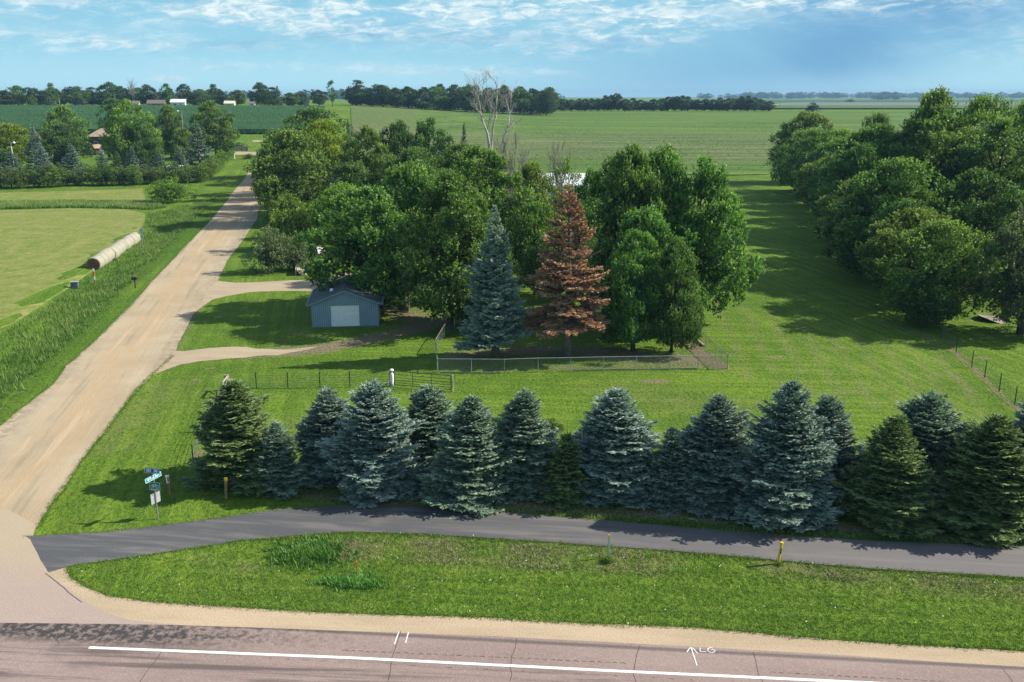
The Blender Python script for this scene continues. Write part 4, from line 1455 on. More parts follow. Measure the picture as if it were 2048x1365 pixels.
def white_tree():
    rr = random.Random(12)
    base = PY(985, 172)
    k = depth_of(base) / FPX
    mb = MB()

    def q(px, py, dy):
        x = 900 + px / 6.5; y = 150 + py / 6.5
        return Vector(((x - 985) * k, dy, ztop(172, y) - base.z))

    def twig(p, d, L, r, lv):
        pts = [p]
        dd = d
        for _ in range(3):
            dd = (dd + Vector((rr.uniform(-.15, .15), rr.uniform(-.15, .15), rr.uniform(0, .12)))).normalized()
            pts.append(pts[-1] + dd * L / 3)
        mb.path(pts, [r, r * .8, r * .6, r * .35], 4)
        if lv:
            for _ in range(3):
                i = rr.randint(1, 3)
                twig(pts[i], (dd + Vector((rr.uniform(-.8, .8), rr.uniform(-.8, .8), rr.uniform(-.1, .5)))).normalized(), L * .55, r * .6, lv - 1)

    limbs = [([(520, 2300), (525, 1500), (520, 940), (495, 760), (445, 620), (410, 500), (400, 380), (375, 290), (345, 230)], 0.30, -0.4),
             ([(400, 380), (385, 290), (372, 200), (365, 80)], 0.10, -0.9), ([(495, 760), (510, 620), (530, 520), (545, 400), (555, 230)], 0.15, 0.5),
             ([(520, 2200), (540, 1300), (545, 900), (570, 650), (605, 540), (608, 400), (615, 280), (620, 180), (590, 60)], 0.24, 1.0),
             ([(605, 540), (650, 450), (680, 380)], 0.08, 1.3), ([(410, 500), (370, 440), (325, 370)], 0.09, -1.2), ([(440, 450), (480, 330), (500, 220)], 0.08, -0.2),
             ([(540, 2200), (600, 1400), (640, 1040), (700, 820), (745, 740), (765, 600), (770, 500), (755, 400), (750, 310)], 0.22, 1.8), ([(770, 500), (795, 350), (800, 200)], 0.08, 2.0),
             ([(640, 1040), (760, 860), (860, 640)], 0.10, 2.2), ([(430, 430), (425, 250), (450, 70)], 0.07, -0.6)]
    for pts, r, dy in limbs:
        w = [q(a, b, dy + rr.uniform(-.15, .15)) for a, b in pts]
        w[0].z = max(w[0].z, -0.2)
        n = len(w)
        mb.path(w, [r * (1 - 0.75 * i / (n - 1)) for i in range(n)], 6)
        for i in range(max(1, n - 5), n):
            for _ in range(3):
                d = (w[i] - w[i - 1]).normalized()
                twig(w[i].lerp(w[i - 1], rr.random()), (d + Vector((rr.uniform(-.9, .9), rr.uniform(-.9, .9), rr.uniform(-.2, .2)))).normalized(), rr.uniform(1.0, 2.4), 0.045, 2)
    o = empty('bare_tree', base)
    tag(o, 'tall bare tree with bleached white limbs above the grove', 'dead tree')
    mb.build('trunk', M_DEAD, o, smooth=True)


white_tree()
bare(D2, 1018, 168, 252, 4.6, 'thicket of grey bare branches right of the tall white tree', M_DEADG)
bare(D3, 1120, 172, 262, 4.2, 'low bare grey crown above the long white building', M_DEADG)
bare(D3, 1052, 176, 280, 3.6, 'thin grey bare crown left of the long white building', M_DEADG)
o = plant(D2, 'dead_branch', PY(815, 96) , 11.5, 3.0, 'dead grey limb fanning out of the maple behind the shed', bark=M_DEADG, cat='dead limb')
# ------------------------------------------------------------------ buildings, fences, signs, bales
M_GALV = paint('galvanised_steel', (0.42, 0.43, 0.44), 0.45, metal=0.6, var=0.1, scale=3)
M_ALU = paint('bare_aluminium_sign_back', (0.50, 0.52, 0.54), 0.45, metal=0.4, var=0.08, scale=3)
M_DARKP = paint('dark_green_steel_post', (0.035, 0.042, 0.035), 0.6, var=0.2)
M_WIRE = paint('fence_wire', (0.16, 0.155, 0.14), 0.5, metal=0.3, var=0.1)
M_OLDWOOD = mat_bark('weathered_grey_wood', (0.20, 0.175, 0.145), (0.42, 0.38, 0.33))
M_STAKE = mat_bark('brown_stake_wood', (0.22, 0.13, 0.055), (0.36, 0.23, 0.11))
M_WHITE = paint('white_paint', (0.88, 0.88, 0.87), 0.5, var=0.03, scale=2, grime=0.05)
M_BLACK = paint('black_paint', (0.02, 0.02, 0.022), 0.5, var=0.1)
M_RED = paint('red_reflector', (0.55, 0.02, 0.02), 0.4, var=0.05)
M_ORANGE = paint('orange_marker', (0.85, 0.17, 0.02), 0.5, var=0.05)
M_YEL = paint('yellow_marker', (0.75, 0.48, 0.02), 0.5, var=0.08, scale=3)
M_PALEG = paint('pale_green_marker', (0.42, 0.50, 0.30), 0.6, var=0.1)
M_SBLUE = paint('sign_blue', (0.012, 0.10, 0.26), 0.4, var=0.03)
M_STEAL = paint('sign_teal', (0.0, 0.30, 0.36), 0.35, var=0.03)
M_SGREEN = paint('sign_green', (0.0, 0.17, 0.12), 0.4, var=0.03)
M_SWHITE = paint('sign_white', (0.80, 0.82, 0.82), 0.4, var=0.02)
M_GLASS = paint('dark_window_glass', (0.03, 0.04, 0.05), 0.12, var=0.05, spec=0.8)
M_PIPE = paint('dark_gate_tube', (0.07, 0.075, 0.075), 0.5, metal=0.3, var=0.15)


# ---- blue-grey shed
def mat_siding():
    m, g = material('blue_grey_grooved_siding')
    v = g.coord()
    sp = g.node('ShaderNodeSeparateXYZ'); g.l.new(v, sp.inputs[0])
    gx = g.m('FRACT', g.m('MULTIPLY', g.m('ADD', sp.outputs[0], g.m('MULTIPLY', sp.outputs[1], 1.0)), 1 / 0.2032))
    groove = g.step(g.m('ABSOLUTE', g.m('SUBTRACT', gx, 0.5)), 0.03, 0.07)
    n = g.noise(v, 1.2, 5, 0.6); n2 = g.noise(g.map(v, 0, (8, 8, 1)), 1, 3, 0.6)
    c = g.mix(g.step(n, 0.3, 0.7), (0.235, 0.32, 0.375), (0.275, 0.365, 0.425))
    c = g.mix(g.step(n2, 0.6, 0.8, 0, 0.25), c, (0.12, 0.18, 0.19))
    c = g.mix(groove, (0.05, 0.085, 0.095), c)
    c = g.mix(g.step(g.m('ADD', sp.outputs[2], g.m('MULTIPLY', n, 0.3)), 0.35, 0.15, 0, 0.4), c, (0.16, 0.15, 0.12))
    g.out(g.bsdf(c, 0.7, 0.25, 0, g.bump(groove, 0.6, 0.02)))
    return m


def mat_shingle(name, a, b):
    m, g = material(name)
    v = g.coord()
    br = g.node('ShaderNodeTexBrick')
    sp = g.node('ShaderNodeSeparateXYZ'); g.l.new(v, sp.inputs[0])
    cb = g.node('ShaderNodeCombineXYZ'); g.l.new(sp.outputs[1], cb.inputs[0]); g.l.new(sp.outputs[0], cb.inputs[1])
    g.l.new(cb.outputs[0], br.inputs['Vector'])
    br.inputs['Color1'].default_value = (*a, 1); br.inputs['Color2'].default_value = (*b, 1)
    br.inputs['Mortar'].default_value = (*[x * 0.45 for x in a], 1)
    br.inputs['Scale'].default_value = 1.0
    br.inputs['Brick Width'].default_value = 0.33; br.inputs['Row Height'].default_value = 0.14
    br.inputs['Mortar Size'].default_value = 0.012
    n = g.noise(v, 0.8, 5, 0.6)
    c = g.mix(g.step(n, 0.35, 0.7, 0, 0.5), br.outputs[0], tuple(x * 1.5 for x in b))
    g.out(g.bsdf(c, 0.85, 0.25, 0, g.bump(br.outputs[1], -0.4, 0.01)))
    return m


M_SIDING = mat_siding()
M_SHIN = mat_shingle('dark_slate_shingles', (0.07, 0.095, 0.112), (0.098, 0.125, 0.142))
M_TRIM = paint('grey_blue_trim', (0.22, 0.30, 0.32), 0.6, var=0.08)


def slab(p, q, r, s, th):
    """plate through four points, thickened downward along its normal"""
    p, q, r, s = map(Vector, (p, q, r, s))
    n = (q - p).cross(s - p).normalized()
    if n.z < 0: n = -n
    vs = [p, q, r, s] + [x - n * th for x in (p, q, r, s)]
    return vs, [(0, 1, 2, 3), (7, 6, 5, 4), (0, 4, 5, 1), (1, 5, 6, 2), (2, 6, 7, 3), (3, 7, 4, 0)]


def build_shed():
    sh = empty('shed', (-16.5, 89.2, 0), math.radians(6.5))
    tag(sh, 'small blue-grey gabled shed with white overhead door under the maples', 'shed')
    W, L, e, rg = 3.28, 7.0, 2.55, 3.80
    mb = MB()
    # walls: front with door opening
    dw, dh, dx = 1.40, 2.16, -0.02
    t = 0.12
    mb.box((-(W + dw - dx) / 2 + dx / 2, 0, e / 2), (W - dw - dx * -1 - 0.0 if False else (W - dw + dx), t, e))
    mb.box(((W + dw + dx) / 2, 0, e / 2), (W - dw - dx, t, e))
    mb.box((dx, 0, (dh + e) / 2), (2 * dw, t, e - dh))
    mb.add([(-W, -t / 2, e), (W, -t / 2, e), (0, -t / 2, rg - 0.10), (-W, t / 2, e), (W, t / 2, e), (0, t / 2, rg - 0.10)], [(0, 1, 2), (5, 4, 3), (0, 3, 4, 1), (1, 4, 5, 2), (2, 5, 3, 0)])
    mb.box((-W + t / 2, L / 2, e / 2), (t, L - t, e)); mb.box((W - t / 2, L / 2, e / 2), (t, L - t, e))
    mb.box((0, L, e / 2), (2 * W, t, e))
    mb.add([(-W, L - t / 2, e), (W, L - t / 2, e), (0, L - t / 2, rg - 0.1), (-W, L + t / 2, e), (W, L + t / 2, e), (0, L + t / 2, rg - 0.1)], [(0, 1, 2), (5, 4, 3), (0, 3, 4, 1), (1, 4, 5, 2), (2, 5, 3, 0)])
    mb.build('wall', M_SIDING, sh)
    sl_ = (rg - e) / W
    ov = 0.38
    rf = MB()
    for s in (-1, 1):
        rf.add(*slab((0, -ov, rg), (0, L + ov, rg), (s * (W + ov), L + ov, rg - sl_ * (W + ov)), (s * (W + ov), -ov, rg - sl_ * (W + ov)), 0.07))
    roof = rf.build('roof', M_SHIN, sh)
    rc = MB().tube((0, -ov, rg + 0.0), (0, L + ov, rg + 0.0), 0.07, n=6)
    rc.build('ridge_cap', M_SHIN, roof)
    vt = MB().path([(-1.35, 1.8, rg - sl_ * 1.35 - 0.1), (-1.35, 1.8, rg - sl_ * 1.35 + 0.12), (-1.35, 1.8, rg - sl_ * 1.35 + 0.22), (-1.35, 1.8, rg - sl_ * 1.35 + 0.27)], [0.2, 0.2, 0.16, 0.04], 12)
    vt.build('roof_vent', M_WHITE, roof, smooth=True)
    tr = MB()
    for s in (-1, 1):
        a = Vector((0, -ov - 0.012, rg - 0.075)); b = Vector((s * (W + ov), -ov - 0.012, rg - sl_ * (W + ov) - 0.075))
        d = b - a
        tr.add([a + Vector((0, 0, 0)), b, b - Vector((0, 0, 0.14)), a - Vector((0, 0, 0.14)), a + Vector((0, -.03, 0)), b + Vector((0, -.03, 0)), b + Vector((0, -.03, -.14)), a + Vector((0, -.03, -.14))],
               [(0, 1, 2, 3), (7, 6, 5, 4), (0, 4, 5, 1), (1, 5, 6, 2), (2, 6, 7, 3), (3, 7, 4, 0)])
    tr.build('bargeboard', M_TRIM, sh)
    for s in (-1, 1):
        gt = MB().box((s * (W + ov + 0.05), L / 2, rg - sl_ * (W + ov) - 0.06), (0.1, L + 2 * ov, 0.11))
        gt.build('gutter', M_TRIM, sh)
    for s in (-1, 1):
        MB().box((s * (W - 0.035), -t / 2 - 0.012, e / 2), (0.075, 0.024, e)).build('corner_board', M_TRIM, sh)
    dr = MB()
    n = 8
    for k in range(4):
        z0 = 0.03 + k * (dh - 0.05) / 4
        hh = (dh - 0.05) / 4 - 0.012
        dr.box((dx, 0.02, z0 + hh / 2), (2 * dw - 0.02, 0.04, hh))
        for j in range(2):
            dr.box((dx, -0.006, z0 + hh * (0.28 + 0.44 * j)), (2 * dw - 0.1, 0.016, hh * 0.16))
    door = dr.build('overhead_door', M_WHITE, sh)
    MB().box((dx, -0.03, 0.75), (0.12, 0.03, 0.03)).build('handle', M_GALV, door)
    fr = MB()
    for s in (-1, 1): fr.box((dx + s * (dw + 0.03), -t / 2 - 0.013, dh / 2), (0.08, 0.026, dh))
    fr.box((dx, -t / 2 - 0.013, dh + 0.04), (2 * dw + 0.14, 0.026, 0.08))
    fr.build('door_frame', M_TRIM, sh)
    return sh


build_shed()


# ---- other buildings
def house(name, loc, rz, W, L, e, rg, wall, roof, label, cat, hip=False, openings=(), ov=0.4, group=None):
    """ridge along local X; W half width along X, L depth along Y"""
    o = empty(name, loc, rz)
    tag(o, label, cat, group)
    mb = MB().box((0, L / 2, e / 2 - 0.15), (2 * W, L, e + 0.3))
    if not hip:
        for s in (-1, 1):
            x0 = s * W; x1 = s * (W - 0.12)
            mb.add([(x0, 0, e), (x0, L, e), (x0, L / 2, rg - 0.08), (x1, 0, e), (x1, L, e), (x1, L / 2, rg - 0.08)], [(0, 1, 2), (5, 4, 3), (0, 3, 4, 1), (1, 4, 5, 2), (2, 5, 3, 0)])
    mb.build('wall', wall, o)
    rf = MB()
    hx = W - L / 2 if hip else W + ov
    hx = max(hx, 0.3)
    sl_ = (rg - e) / (L / 2)
    lo = rg - sl_ * (L / 2 + ov)
    rf.add(*slab((-hx, L / 2, rg), (hx, L / 2, rg), (W + ov, -ov, lo), (-W - ov, -ov, lo), 0.1))
    rf.add(*slab((-hx, L / 2, rg), (hx, L / 2, rg), (W + ov, L + ov, lo), (-W - ov, L + ov, lo), 0.1))
    if hip:
        for s in (-1, 1):
            rf.add([(s * hx, L / 2, rg), (s * (W + ov), -ov, lo), (s * (W + ov), L + ov, lo), (s * hx, L / 2, rg - .1), (s * (W + ov), -ov, lo - .1), (s * (W + ov), L + ov, lo - .1)], [(0, 1, 2), (5, 4, 3), (0, 3, 4, 1), (1, 4, 5, 2), (2, 5, 3, 0)])
    rf.build('roof', roof, o)
    for kind, x, z, w, h_ in openings:
        fm = MB()
        fm.box((x, -0.03, z), (w + 0.16, 0.05, h_ + 0.16))
        f = fm.build('door' if kind == 'door' else 'window', M_WHITE, o)
        MB().box((x, -0.065, z), (w, 0.02, h_)).build('panel' if kind == 'door' else 'pane', M_GLASS if kind != 'door' else M_TRIM, f)
    return o


M_TAN = mat_shingle('tan_shingles', (0.30, 0.22, 0.16), (0.38, 0.28, 0.21))
M_BRNW = paint('dark_brown_siding', (0.075, 0.045, 0.035), 0.8, var=0.15)
M_WMET = paint('white_metal_roof', (0.72, 0.74, 0.76), 0.4, var=0.05, scale=1, grime=0.05)
M_REDW = paint('red_brown_wall', (0.28, 0.10, 0.065), 0.8, var=0.12)
M_GREYR = paint('grey_brown_roof', (0.16, 0.135, 0.13), 0.9, var=0.15)
M_PALEB = paint('pale_blue_wall', (0.50, 0.57, 0.62), 0.7, var=0.06)
M_CREAM = paint('cream_wall', (0.62, 0.55, 0.44), 0.8, var=0.08)

p = PY(205, 335)
house('house', (p.x, p.y, p.z), math.radians(8), 4.6, 7.5, 4.4, 6.9, M_BRNW, M_TAN, 'dark brown farmhouse with tan shingled roof half hidden by trees', 'house', hip=True,
      openings=(('window', -2.0, 1.8, 1.2, 1.1), ('window', 1.2, 1.8, 1.2, 1.1)))
p2 = PY(204, 312)
house('lean_to', (p2.x, p2.y, p2.z), math.radians(40), 1.9, 3.2, 2.4, 3.4, M_BRNW, M_TAN, 'small brown outbuilding with tan roof in front of the brown farmhouse', 'outbuilding', openings=(('door', 0, 1.0, 0.9, 1.9),))
p = PY(378, 300)
house('garage', (p.x, p.y, p.z), math.radians(-6), 2.3, 6, 3.2, 4.2, M_WHITE, M_WMET, 'white gabled garage right of the yard light pole', 'garage', openings=(('door', 0, 1.2, 1.8, 2.2),))
p = PY(296, 300)
house('white_shed', (p.x, p.y, p.z), 0.2, 2.0, 4, 3.0, 3.9, M_WHITE, M_WMET, 'small white shed glimpsed behind the bright green tree', 'shed', openings=(('window', 0, 1.6, 0.9, 0.8),))
# long white building behind the maples
p = PY(1132, 212)
house('long_building', (p.x, p.y, p.z - 0.1), math.radians(-2), 9.6, 9, 2.7, 4.9, M_WHITE, M_WMET, 'long low white building with white metal roof behind the maples', 'building',
      openings=[('window', x, 1.5, 1.3, 1.1) for x in (-7, -3.5, 3.2, 6.8)] + [('door', 0, 1.05, 1.0, 2.1)])
# far farm buildings
for cx, Y, W, L, e, rg, wl_, rf_, lab, op in [
    (312, 541, 4.6, 7, 2.6, 4.4, M_REDW, M_GREYR, 'red-brown ranch house with grey roof on the far skyline', [('window', -3, 1.4, 1.6, 1.3), ('window', 1.5, 1.4, 1.6, 1.3)]),
    (356, 546, 3.9, 8, 3.0, 4.6, M_PALEB, M_WMET, 'pale blue farm building with white roof on the far skyline', [('window', -1.5, 1.5, 1.4, 1.2), ('door', 1.6, 1.1, 1.1, 2.1)]),
    (459, 541, 2.7, 6, 2.6, 3.9, M_CREAM, M_CREAM, 'cream coloured garage with dark door on the far skyline', [('door', 0, 1.1, 2.6, 2.0)]),
    (272, 540, 1.6, 5, 2.6, 4.0, M_CREAM, M_GREYR, 'narrow cream house end with grey roof left of the red-brown house', [('window', 0, 1.5, 0.9, 0.9)]),
    (504, 543, 1.5, 4, 2.4, 3.4, M_CREAM, M_GREYR, 'tiny cream shed between two dark round trees on the skyline', [('door', 0, 1.0, 0.9, 1.9)]),
]:
    p = PY(cx, Y)
    house('farm_building', (p.x, p.y, p.z), -p.x / p.y * 0.5, W, L, e, rg, wl_, rf_, lab, 'building', openings=op)

# white travel trailer by the dark spruce
p = PY(350, 252)
tr = empty('travel_trailer', p, math.radians(25))
tag(tr, 'white travel trailer parked among the spruces of the left farmyard', 'trailer')
b = MB(); b.prism([(-2.4, 0.0), (2.4, 0.0), (2.4, 2.1), (-2.4, 2.1)], 0.55, 2.75)
b.build('body', M_WHITE, tr, bevel=0.25)
MB().box((-0.9, -0.02, 1.9), (1.1, 0.05, 0.6)).build('window', M_GLASS, tr)
MB().box((1.2, -0.02, 1.5), (0.7, 0.05, 1.7)).build('door', M_PALEB, tr)
for s in (-0.4, 0.4):
    MB().tube((s, -0.08, 0.36), (s, 0.14, 0.36), 0.36, n=16).build('wheel', M_BLACK, tr)
MB().tube((-2.4, 1.05, 0.6), (-3.4, 1.05, 0.5), 0.05).build('hitch', M_BLACK, tr)

# yard lights
def yard_light(px, Y, ty, lab):
    p = PY(px, Y)
    hh = ztop(Y, ty) - p.z
    o = empty('yard_light', p)
    tag(o, lab, 'lamp post')
    MB().tube((0, 0, -0.2), (0, 0, hh), 0.16, 0.11, 8).build('pole', M_OLDWOOD, o)
    MB().tube((0, 0, hh - 0.3), (-1.1, 0, hh + 0.05), 0.05, 0.04, 6).build('arm', M_GALV, o)
    MB().path([(-1.1, 0, hh + 0.12), (-1.1, 0, hh - 0.02), (-1.1, 0, hh - 0.3)], [0.14, 0.3, 0.18], 12).build('lamp_head', M_WHITE, o, smooth=True)


yard_light(372, 285, 222, 'tall yard light on a grey pole in front of the corn field')
p = PY(31, 250)
o = empty('yard_light', p)
tag(o, 'short white yard lamp by the yellow-green trees at the left edge', 'lamp post')
hh = ztop(250, 286) - p.z
MB().tube((0, 0, -0.2), (0, 0, hh), 0.12, 0.09, 8).build('pole', M_WHITE, o)
MB().tube((0, 0, hh), (0.8, 0, hh + 0.1), 0.05).build('arm', M_WHITE, o)
MB().path([(0.8, 0, hh + 0.3), (0.8, 0, hh + 0.1), (0.8, 0, hh - 0.25)], [0.15, 0.38, 0.25], 12).build('lamp_head', M_WHITE, o, smooth=True)

# utility poles along the right skyline
POLES = [(1153, 790, 205), (1241, 792, 204), (1260, 880, 207), (1334, 1100, 194), (1369, 795, 207), (1421, 798, 208), (1466, 800, 207), (1480, 800, 208), (1489, 1150, 193), (1559, 800, 209), (232, 540, 188), (120, 545, 190)]
for i, (cx, Y, ty) in enumerate(sorted(POLES)):
    p = PY(cx, Y)
    hh = max(6.0, ztop(Y, ty) - p.z)
    o = empty('utility_pole', p)
    tag(o, f'{("first", "second", "third", "fourth", "fifth", "sixth", "seventh", "eighth", "ninth", "tenth", "eleventh", "twelfth")[i]} wooden utility pole from the left on the skyline', 'utility pole', 'utility poles on the skyline')
    MB().tube((0, 0, -0.3), (0, 0, hh), 0.22, 0.16, 6).build('pole', M_OLDWOOD, o)
    MB().box((0, 0, hh - 0.5), (2.2, 0.12, 0.14)).build('crossarm', M_OLDWOOD, o)

# stop-sign style small white post at the hedge end, sign board at the lane
p = P(469, 318)
o = empty('marker_post', p); tag(o, 'short white post at the far end of the roadside hedge', 'post')
MB().tube((0, 0, -0.1), (0, 0, 1.5), 0.2, 0.2, 8).build('post', M_WHITE, o)
MB().path([(0, 0, 1.5), (0, 0, 1.62), (0, 0, 1.7)], [0.26, 0.24, 0.05], 8).build('cap', M_WHITE, o)
p = P(484, 303)
o = empty('name_board', p, 0.1); tag(o, 'low grey wooden board with white lettering beside the lane', 'sign')
MB().box((0, 0, 0.9), (4.2, 0.12, 1.5)).build('board', M_OLDWOOD, o)
MB().box((0.75, -0.08, 0.75), (1.9, 0.04, 0.75)).build('plate', M_BLACK, o)
lt = MB()
for k in range(6): lt.box((0.15 + k * 0.25, -0.108, 0.75), (0.16, 0.012, 0.34))
lt.build('lettering', M_SWHITE, o)
for s in (-2.0, -1.4, 2.0): MB().box((s, 0.1, 0.8), (0.14, 0.14, 1.7)).build('post', M_OLDWOOD, o)


# ---- round bales
def mat_bale():
    m, g = material('net_wrapped_hay')
    v = g.coord()
    n = g.noise(g.map(v, 0, (1, 5, 1)), 2.5, 5, 0.7)
    f = g.noise(v, 14, 4, 0.8)
    big = g.noise(v, 0.9, 3, 0.5)
    c = g.mix(g.step(n, 0.3, 0.7), (0.25, 0.24, 0.185), (0.38, 0.365, 0.30))
    c = g.mix(g.step(f, 0.45, 0.25, 0, 0.6), c, (0.25, 0.22, 0.14))
    c = g.mix(g.step(big, 0.55, 0.7, 0, 0.4), c, (0.36, 0.38, 0.24))
    g.out(g.bsdf(c, 0.9, 0.1, 0, g.bump(g.m('ADD', n, f), 0.6, 0.04)))
    return m


def mat_bale_end():
    m, g = material('rolled_hay_end')
    v = g.coord()
    sp = g.node('ShaderNodeSeparateXYZ'); g.l.new(v, sp.inputs[0])
    r = g.m('SQRT', g.m('ADD', g.m('MULTIPLY', sp.outputs[0], sp.outputs[0]), g.m('MULTIPLY', sp.outputs[2], sp.outputs[2])))
    a = g.m('ARCTAN2', sp.outputs[0], sp.outputs[2])
    w = g.m('SINE', g.m('ADD', g.m('MULTIPLY', r, 62), g.m('ADD', a, g.m('MULTIPLY', g.noise(v, 3, 4, 0.6), 9))))
    f = g.noise(v, 11, 4, 0.8)
    c = g.mix(g.step(w, -0.6, 0.6), (0.09, 0.045, 0.025), (0.26, 0.15, 0.085))
    c = g.mix(g.step(f, 0.5, 0.7, 0, 0.7), c, (0.38, 0.27, 0.16))
    g.out(g.bsdf(c, 0.95, 0.05, 0, g.bump(g.m('ADD', w, f), 0.8, 0.04)))
    return m


M_BALE = mat_bale(); M_BEND = mat_bale_end()
a = P(189, 541).xy; b = P(270, 486).xy
d = (b - a).normalized()
NB = 12
brz = math.atan2(-d.x, d.y)
proto = None
LB = (b - a).length / NB
for i in range(NB):
    c = a + d * LB * (i + 0.5)
    if proto is None:
        proto = empty('round_bale', (0, 0, 0))
        mb = MB()
        R_ = 0.9; n = 40; hl = LB / 2 - 0.07
        prof = [(-hl, R_ * 0.86), (-hl + 0.05, R_ * 0.93), (-hl + 0.16, R_ * 0.985), (-hl * 0.4, R_), (hl * 0.4, R_), (hl - 0.16, R_ * 0.985), (hl - 0.05, R_ * 0.93), (hl, R_ * 0.86)]
        vs = []
        for (y, r) in prof:
            for k in range(n):
                an = 2 * PI * k / n
                rr = r * (1 + 0.012 * math.sin(3 * an + y * 3) + 0.008 * math.sin(7 * an))
                z = rr * math.cos(an)
                if z < -0.78 * R_: z = -0.78 * R_ + (z + 0.78 * R_) * 0.25
                vs.append((rr * math.sin(an), y, z))
        fs = []
        for j in range(len(prof) - 1):
            for k in range(n): fs.append((j * n + k, j * n + (k + 1) % n, (j + 1) * n + (k + 1) % n, (j + 1) * n + k))
        mb.add(vs, fs)
        mb.build('net_wrap', M_BALE, proto, smooth=True)
        for y, s in ((-hl, -1), (hl, 1)):
            e = MB()
            vs = [(0, y + s * 0.02, 0)]
            for rr_ in (0.4, 0.8, 1.0):
                for k in range(n):
                    an = 2 * PI * k / n
                    z = R_ * 0.86 * rr_ * math.cos(an)
                    if z < -0.78 * R_: z = -0.78 * R_ + (z + 0.78 * R_) * 0.25
                    vs.append((R_ * 0.86 * rr_ * math.sin(an), y + s * (0.04 * (1 - rr_) + random.uniform(0, 0.012)), z))
            fs = [(0, 1 + k, 1 + (k + 1) % n) for k in range(n)]
            for j in range(2):
                for k in range(n): fs.append((1 + j * n + k, 1 + (j + 1) * n + k, 1 + (j + 1) * n + (k + 1) % n, 1 + j * n + (k + 1) % n))
            e.add(vs, fs); e.build('hay_end', M_BEND, proto, smooth=True)
        o = proto
    else:
        o = copy_tree(proto)
    o.location = (c.x + random.uniform(-.1, .1), c.y, h1(c.x, c.y) + 0.80 + random.uniform(-.05, .05))
    o.rotation_euler = (0, random.uniform(-.15, .15), brz + random.uniform(-.07, .07))
    s = random.uniform(1.0, 1.14); o.scale = (s, 0.985, s)
    lab = ['nearest round hay bale showing its brown rolled end, at the front of the row'] + [f'{w} round hay bale from the near end of the row' for w in
          ('second', 'third', 'fourth', 'fifth', 'sixth', 'seventh', 'eighth', 'ninth', 'tenth', 'eleventh')] + ['farthest round hay bale of the row, beside the back of the warning sign']
    tag(o, lab[i], 'hay bale', 'round hay bales set end to end along the hay field')


# ---- road signs and marker posts
def text_mb(s, size, bold=0.0):
    cu = bpy.data.curves.new('lettering', 'FONT')
    cu.body = s; cu.size = size; cu.align_x = 'CENTER'; cu.align_y = 'CENTER'; cu.extrude = 0.002; cu.offset = bold
    ob = bpy.data.objects.new('lettering', cu)
    COL.objects.link(ob)
    dg = bpy.context.evaluated_depsgraph_get()
    me = bpy.data.meshes.new_from_object(ob.evaluated_get(dg))
    bpy.data.objects.remove(ob); bpy.data.curves.remove(cu)
    return me


def place_text(parent, s, size, loc, rot, mat, bold=0.0, sx=1.0, name='lettering'):
    me = text_mb(s, size, bold)
    me.materials.clear(); me.materials.append(mat)
    o = bpy.data.objects.new(name, me); COL.objects.link(o)
    o.parent = parent; o.location = loc; o.rotation_euler = rot; o.scale = (sx, 1, 1)
    return o


p = P(316, 1039)
sg = empty('street_sign', p)
tag(sg, 'galvanised sign post at the path corner with blue, teal and green signs', 'sign post')
TH = 2.95
MB().box((0, 0, TH / 2 - 0.1), (0.055, 0.055, TH + 0.2)).build('post', M_GALV, sg)


def rrect(w, h, r=0.03, n=4):
    pts = []
    for cx, cy, a0 in ((w / 2 - r, h / 2 - r, 0), (-w / 2 + r, h / 2 - r, 90), (-w / 2 + r, -h / 2 + r, 180), (w / 2 - r, -h / 2 + r, 270)):
        for k in range(n + 1):
            a = math.radians(a0 + 90 * k / n)
            pts.append((cx + r * math.cos(a), cy + r * math.sin(a)))
    return pts


def panel(parent, name, w, h, loc, rz, mat, border=M_SWHITE, roll=0.0, bw=0.018, tiltx=0.0):
    """sign plate facing local -Y with a raised border; returns the plate"""
    mb = MB(); pr_ = rrect(w, h)
    mb.prism(pr_, 0, 0.008)
    o = mb.build(name, mat, parent)
    o.location = loc
    o.rotation_euler = (PI / 2 + tiltx, roll, rz)
    o.rotation_mode = 'XYZ'
    R = Matrix.Rotation(rz, 4, 'Z') @ Matrix.Rotation(roll, 4, 'Y') @ Matrix.Rotation(PI / 2 + tiltx, 4, 'X')
    o.rotation_euler = R.to_euler()
    if border is not None:
        out = rrect(w - 0.016, h - 0.016); inn = rrect(w - 0.016 - 2 * bw, h - 0.016 - 2 * bw)
        n = len(out); bm_ = MB()
        bm_.add([(x, y, 0.0105) for x, y in out] + [(x, y, 0.0105) for x, y in inn], [(k, (k + 1) % n, n + (k + 1) % n, n + k) for k in range(n)])
        bm_.build('border', border, o)
    return o


b1 = panel(sg, 'street_blade', 0.84, 0.30, (-0.03, -0.04, TH - 0.12), math.radians(-8), M_SBLUE, roll=math.radians(1.5))
place_text(b1, 'SD  38', 0.23, (0, 0, 0.0115), (0, 0, 0), M_SWHITE, 0.006)
b2 = panel(sg, 'avenue_blade', 1.0, 0.27, (0.0, -0.05, TH - 0.50), math.radians(56), M_STEAL, roll=math.radians(-7), bw=0.022)
place_text(b2, '463rd Ave', 0.175, (0, 0, 0.0115), (0, 0, 0), M_SWHITE, 0.006)
b3 = panel(sg, 'bike_route_plate', 0.60, 0.46, (0.03, -0.045, TH - 1.02), math.radians(-6), M_SGREEN, bw=0.014)
place_text(b3, 'BIKE ROUTE', 0.085, (0, -0.165, 0.0115), (0, 0, 0), M_SWHITE, 0.002)
bk = MB()
for cx in (-0.135, 0.135):
    n = 20
    vs = [(cx + r * math.cos(2 * PI * k / n), -0.005 + r * math.sin(2 * PI * k / n), 0.0115) for r in (0.088, 0.070) for k in range(n)]
    bk.add(vs, [(k, (k + 1) % n, n + (k + 1) % n, n + k) for k in range(n)])
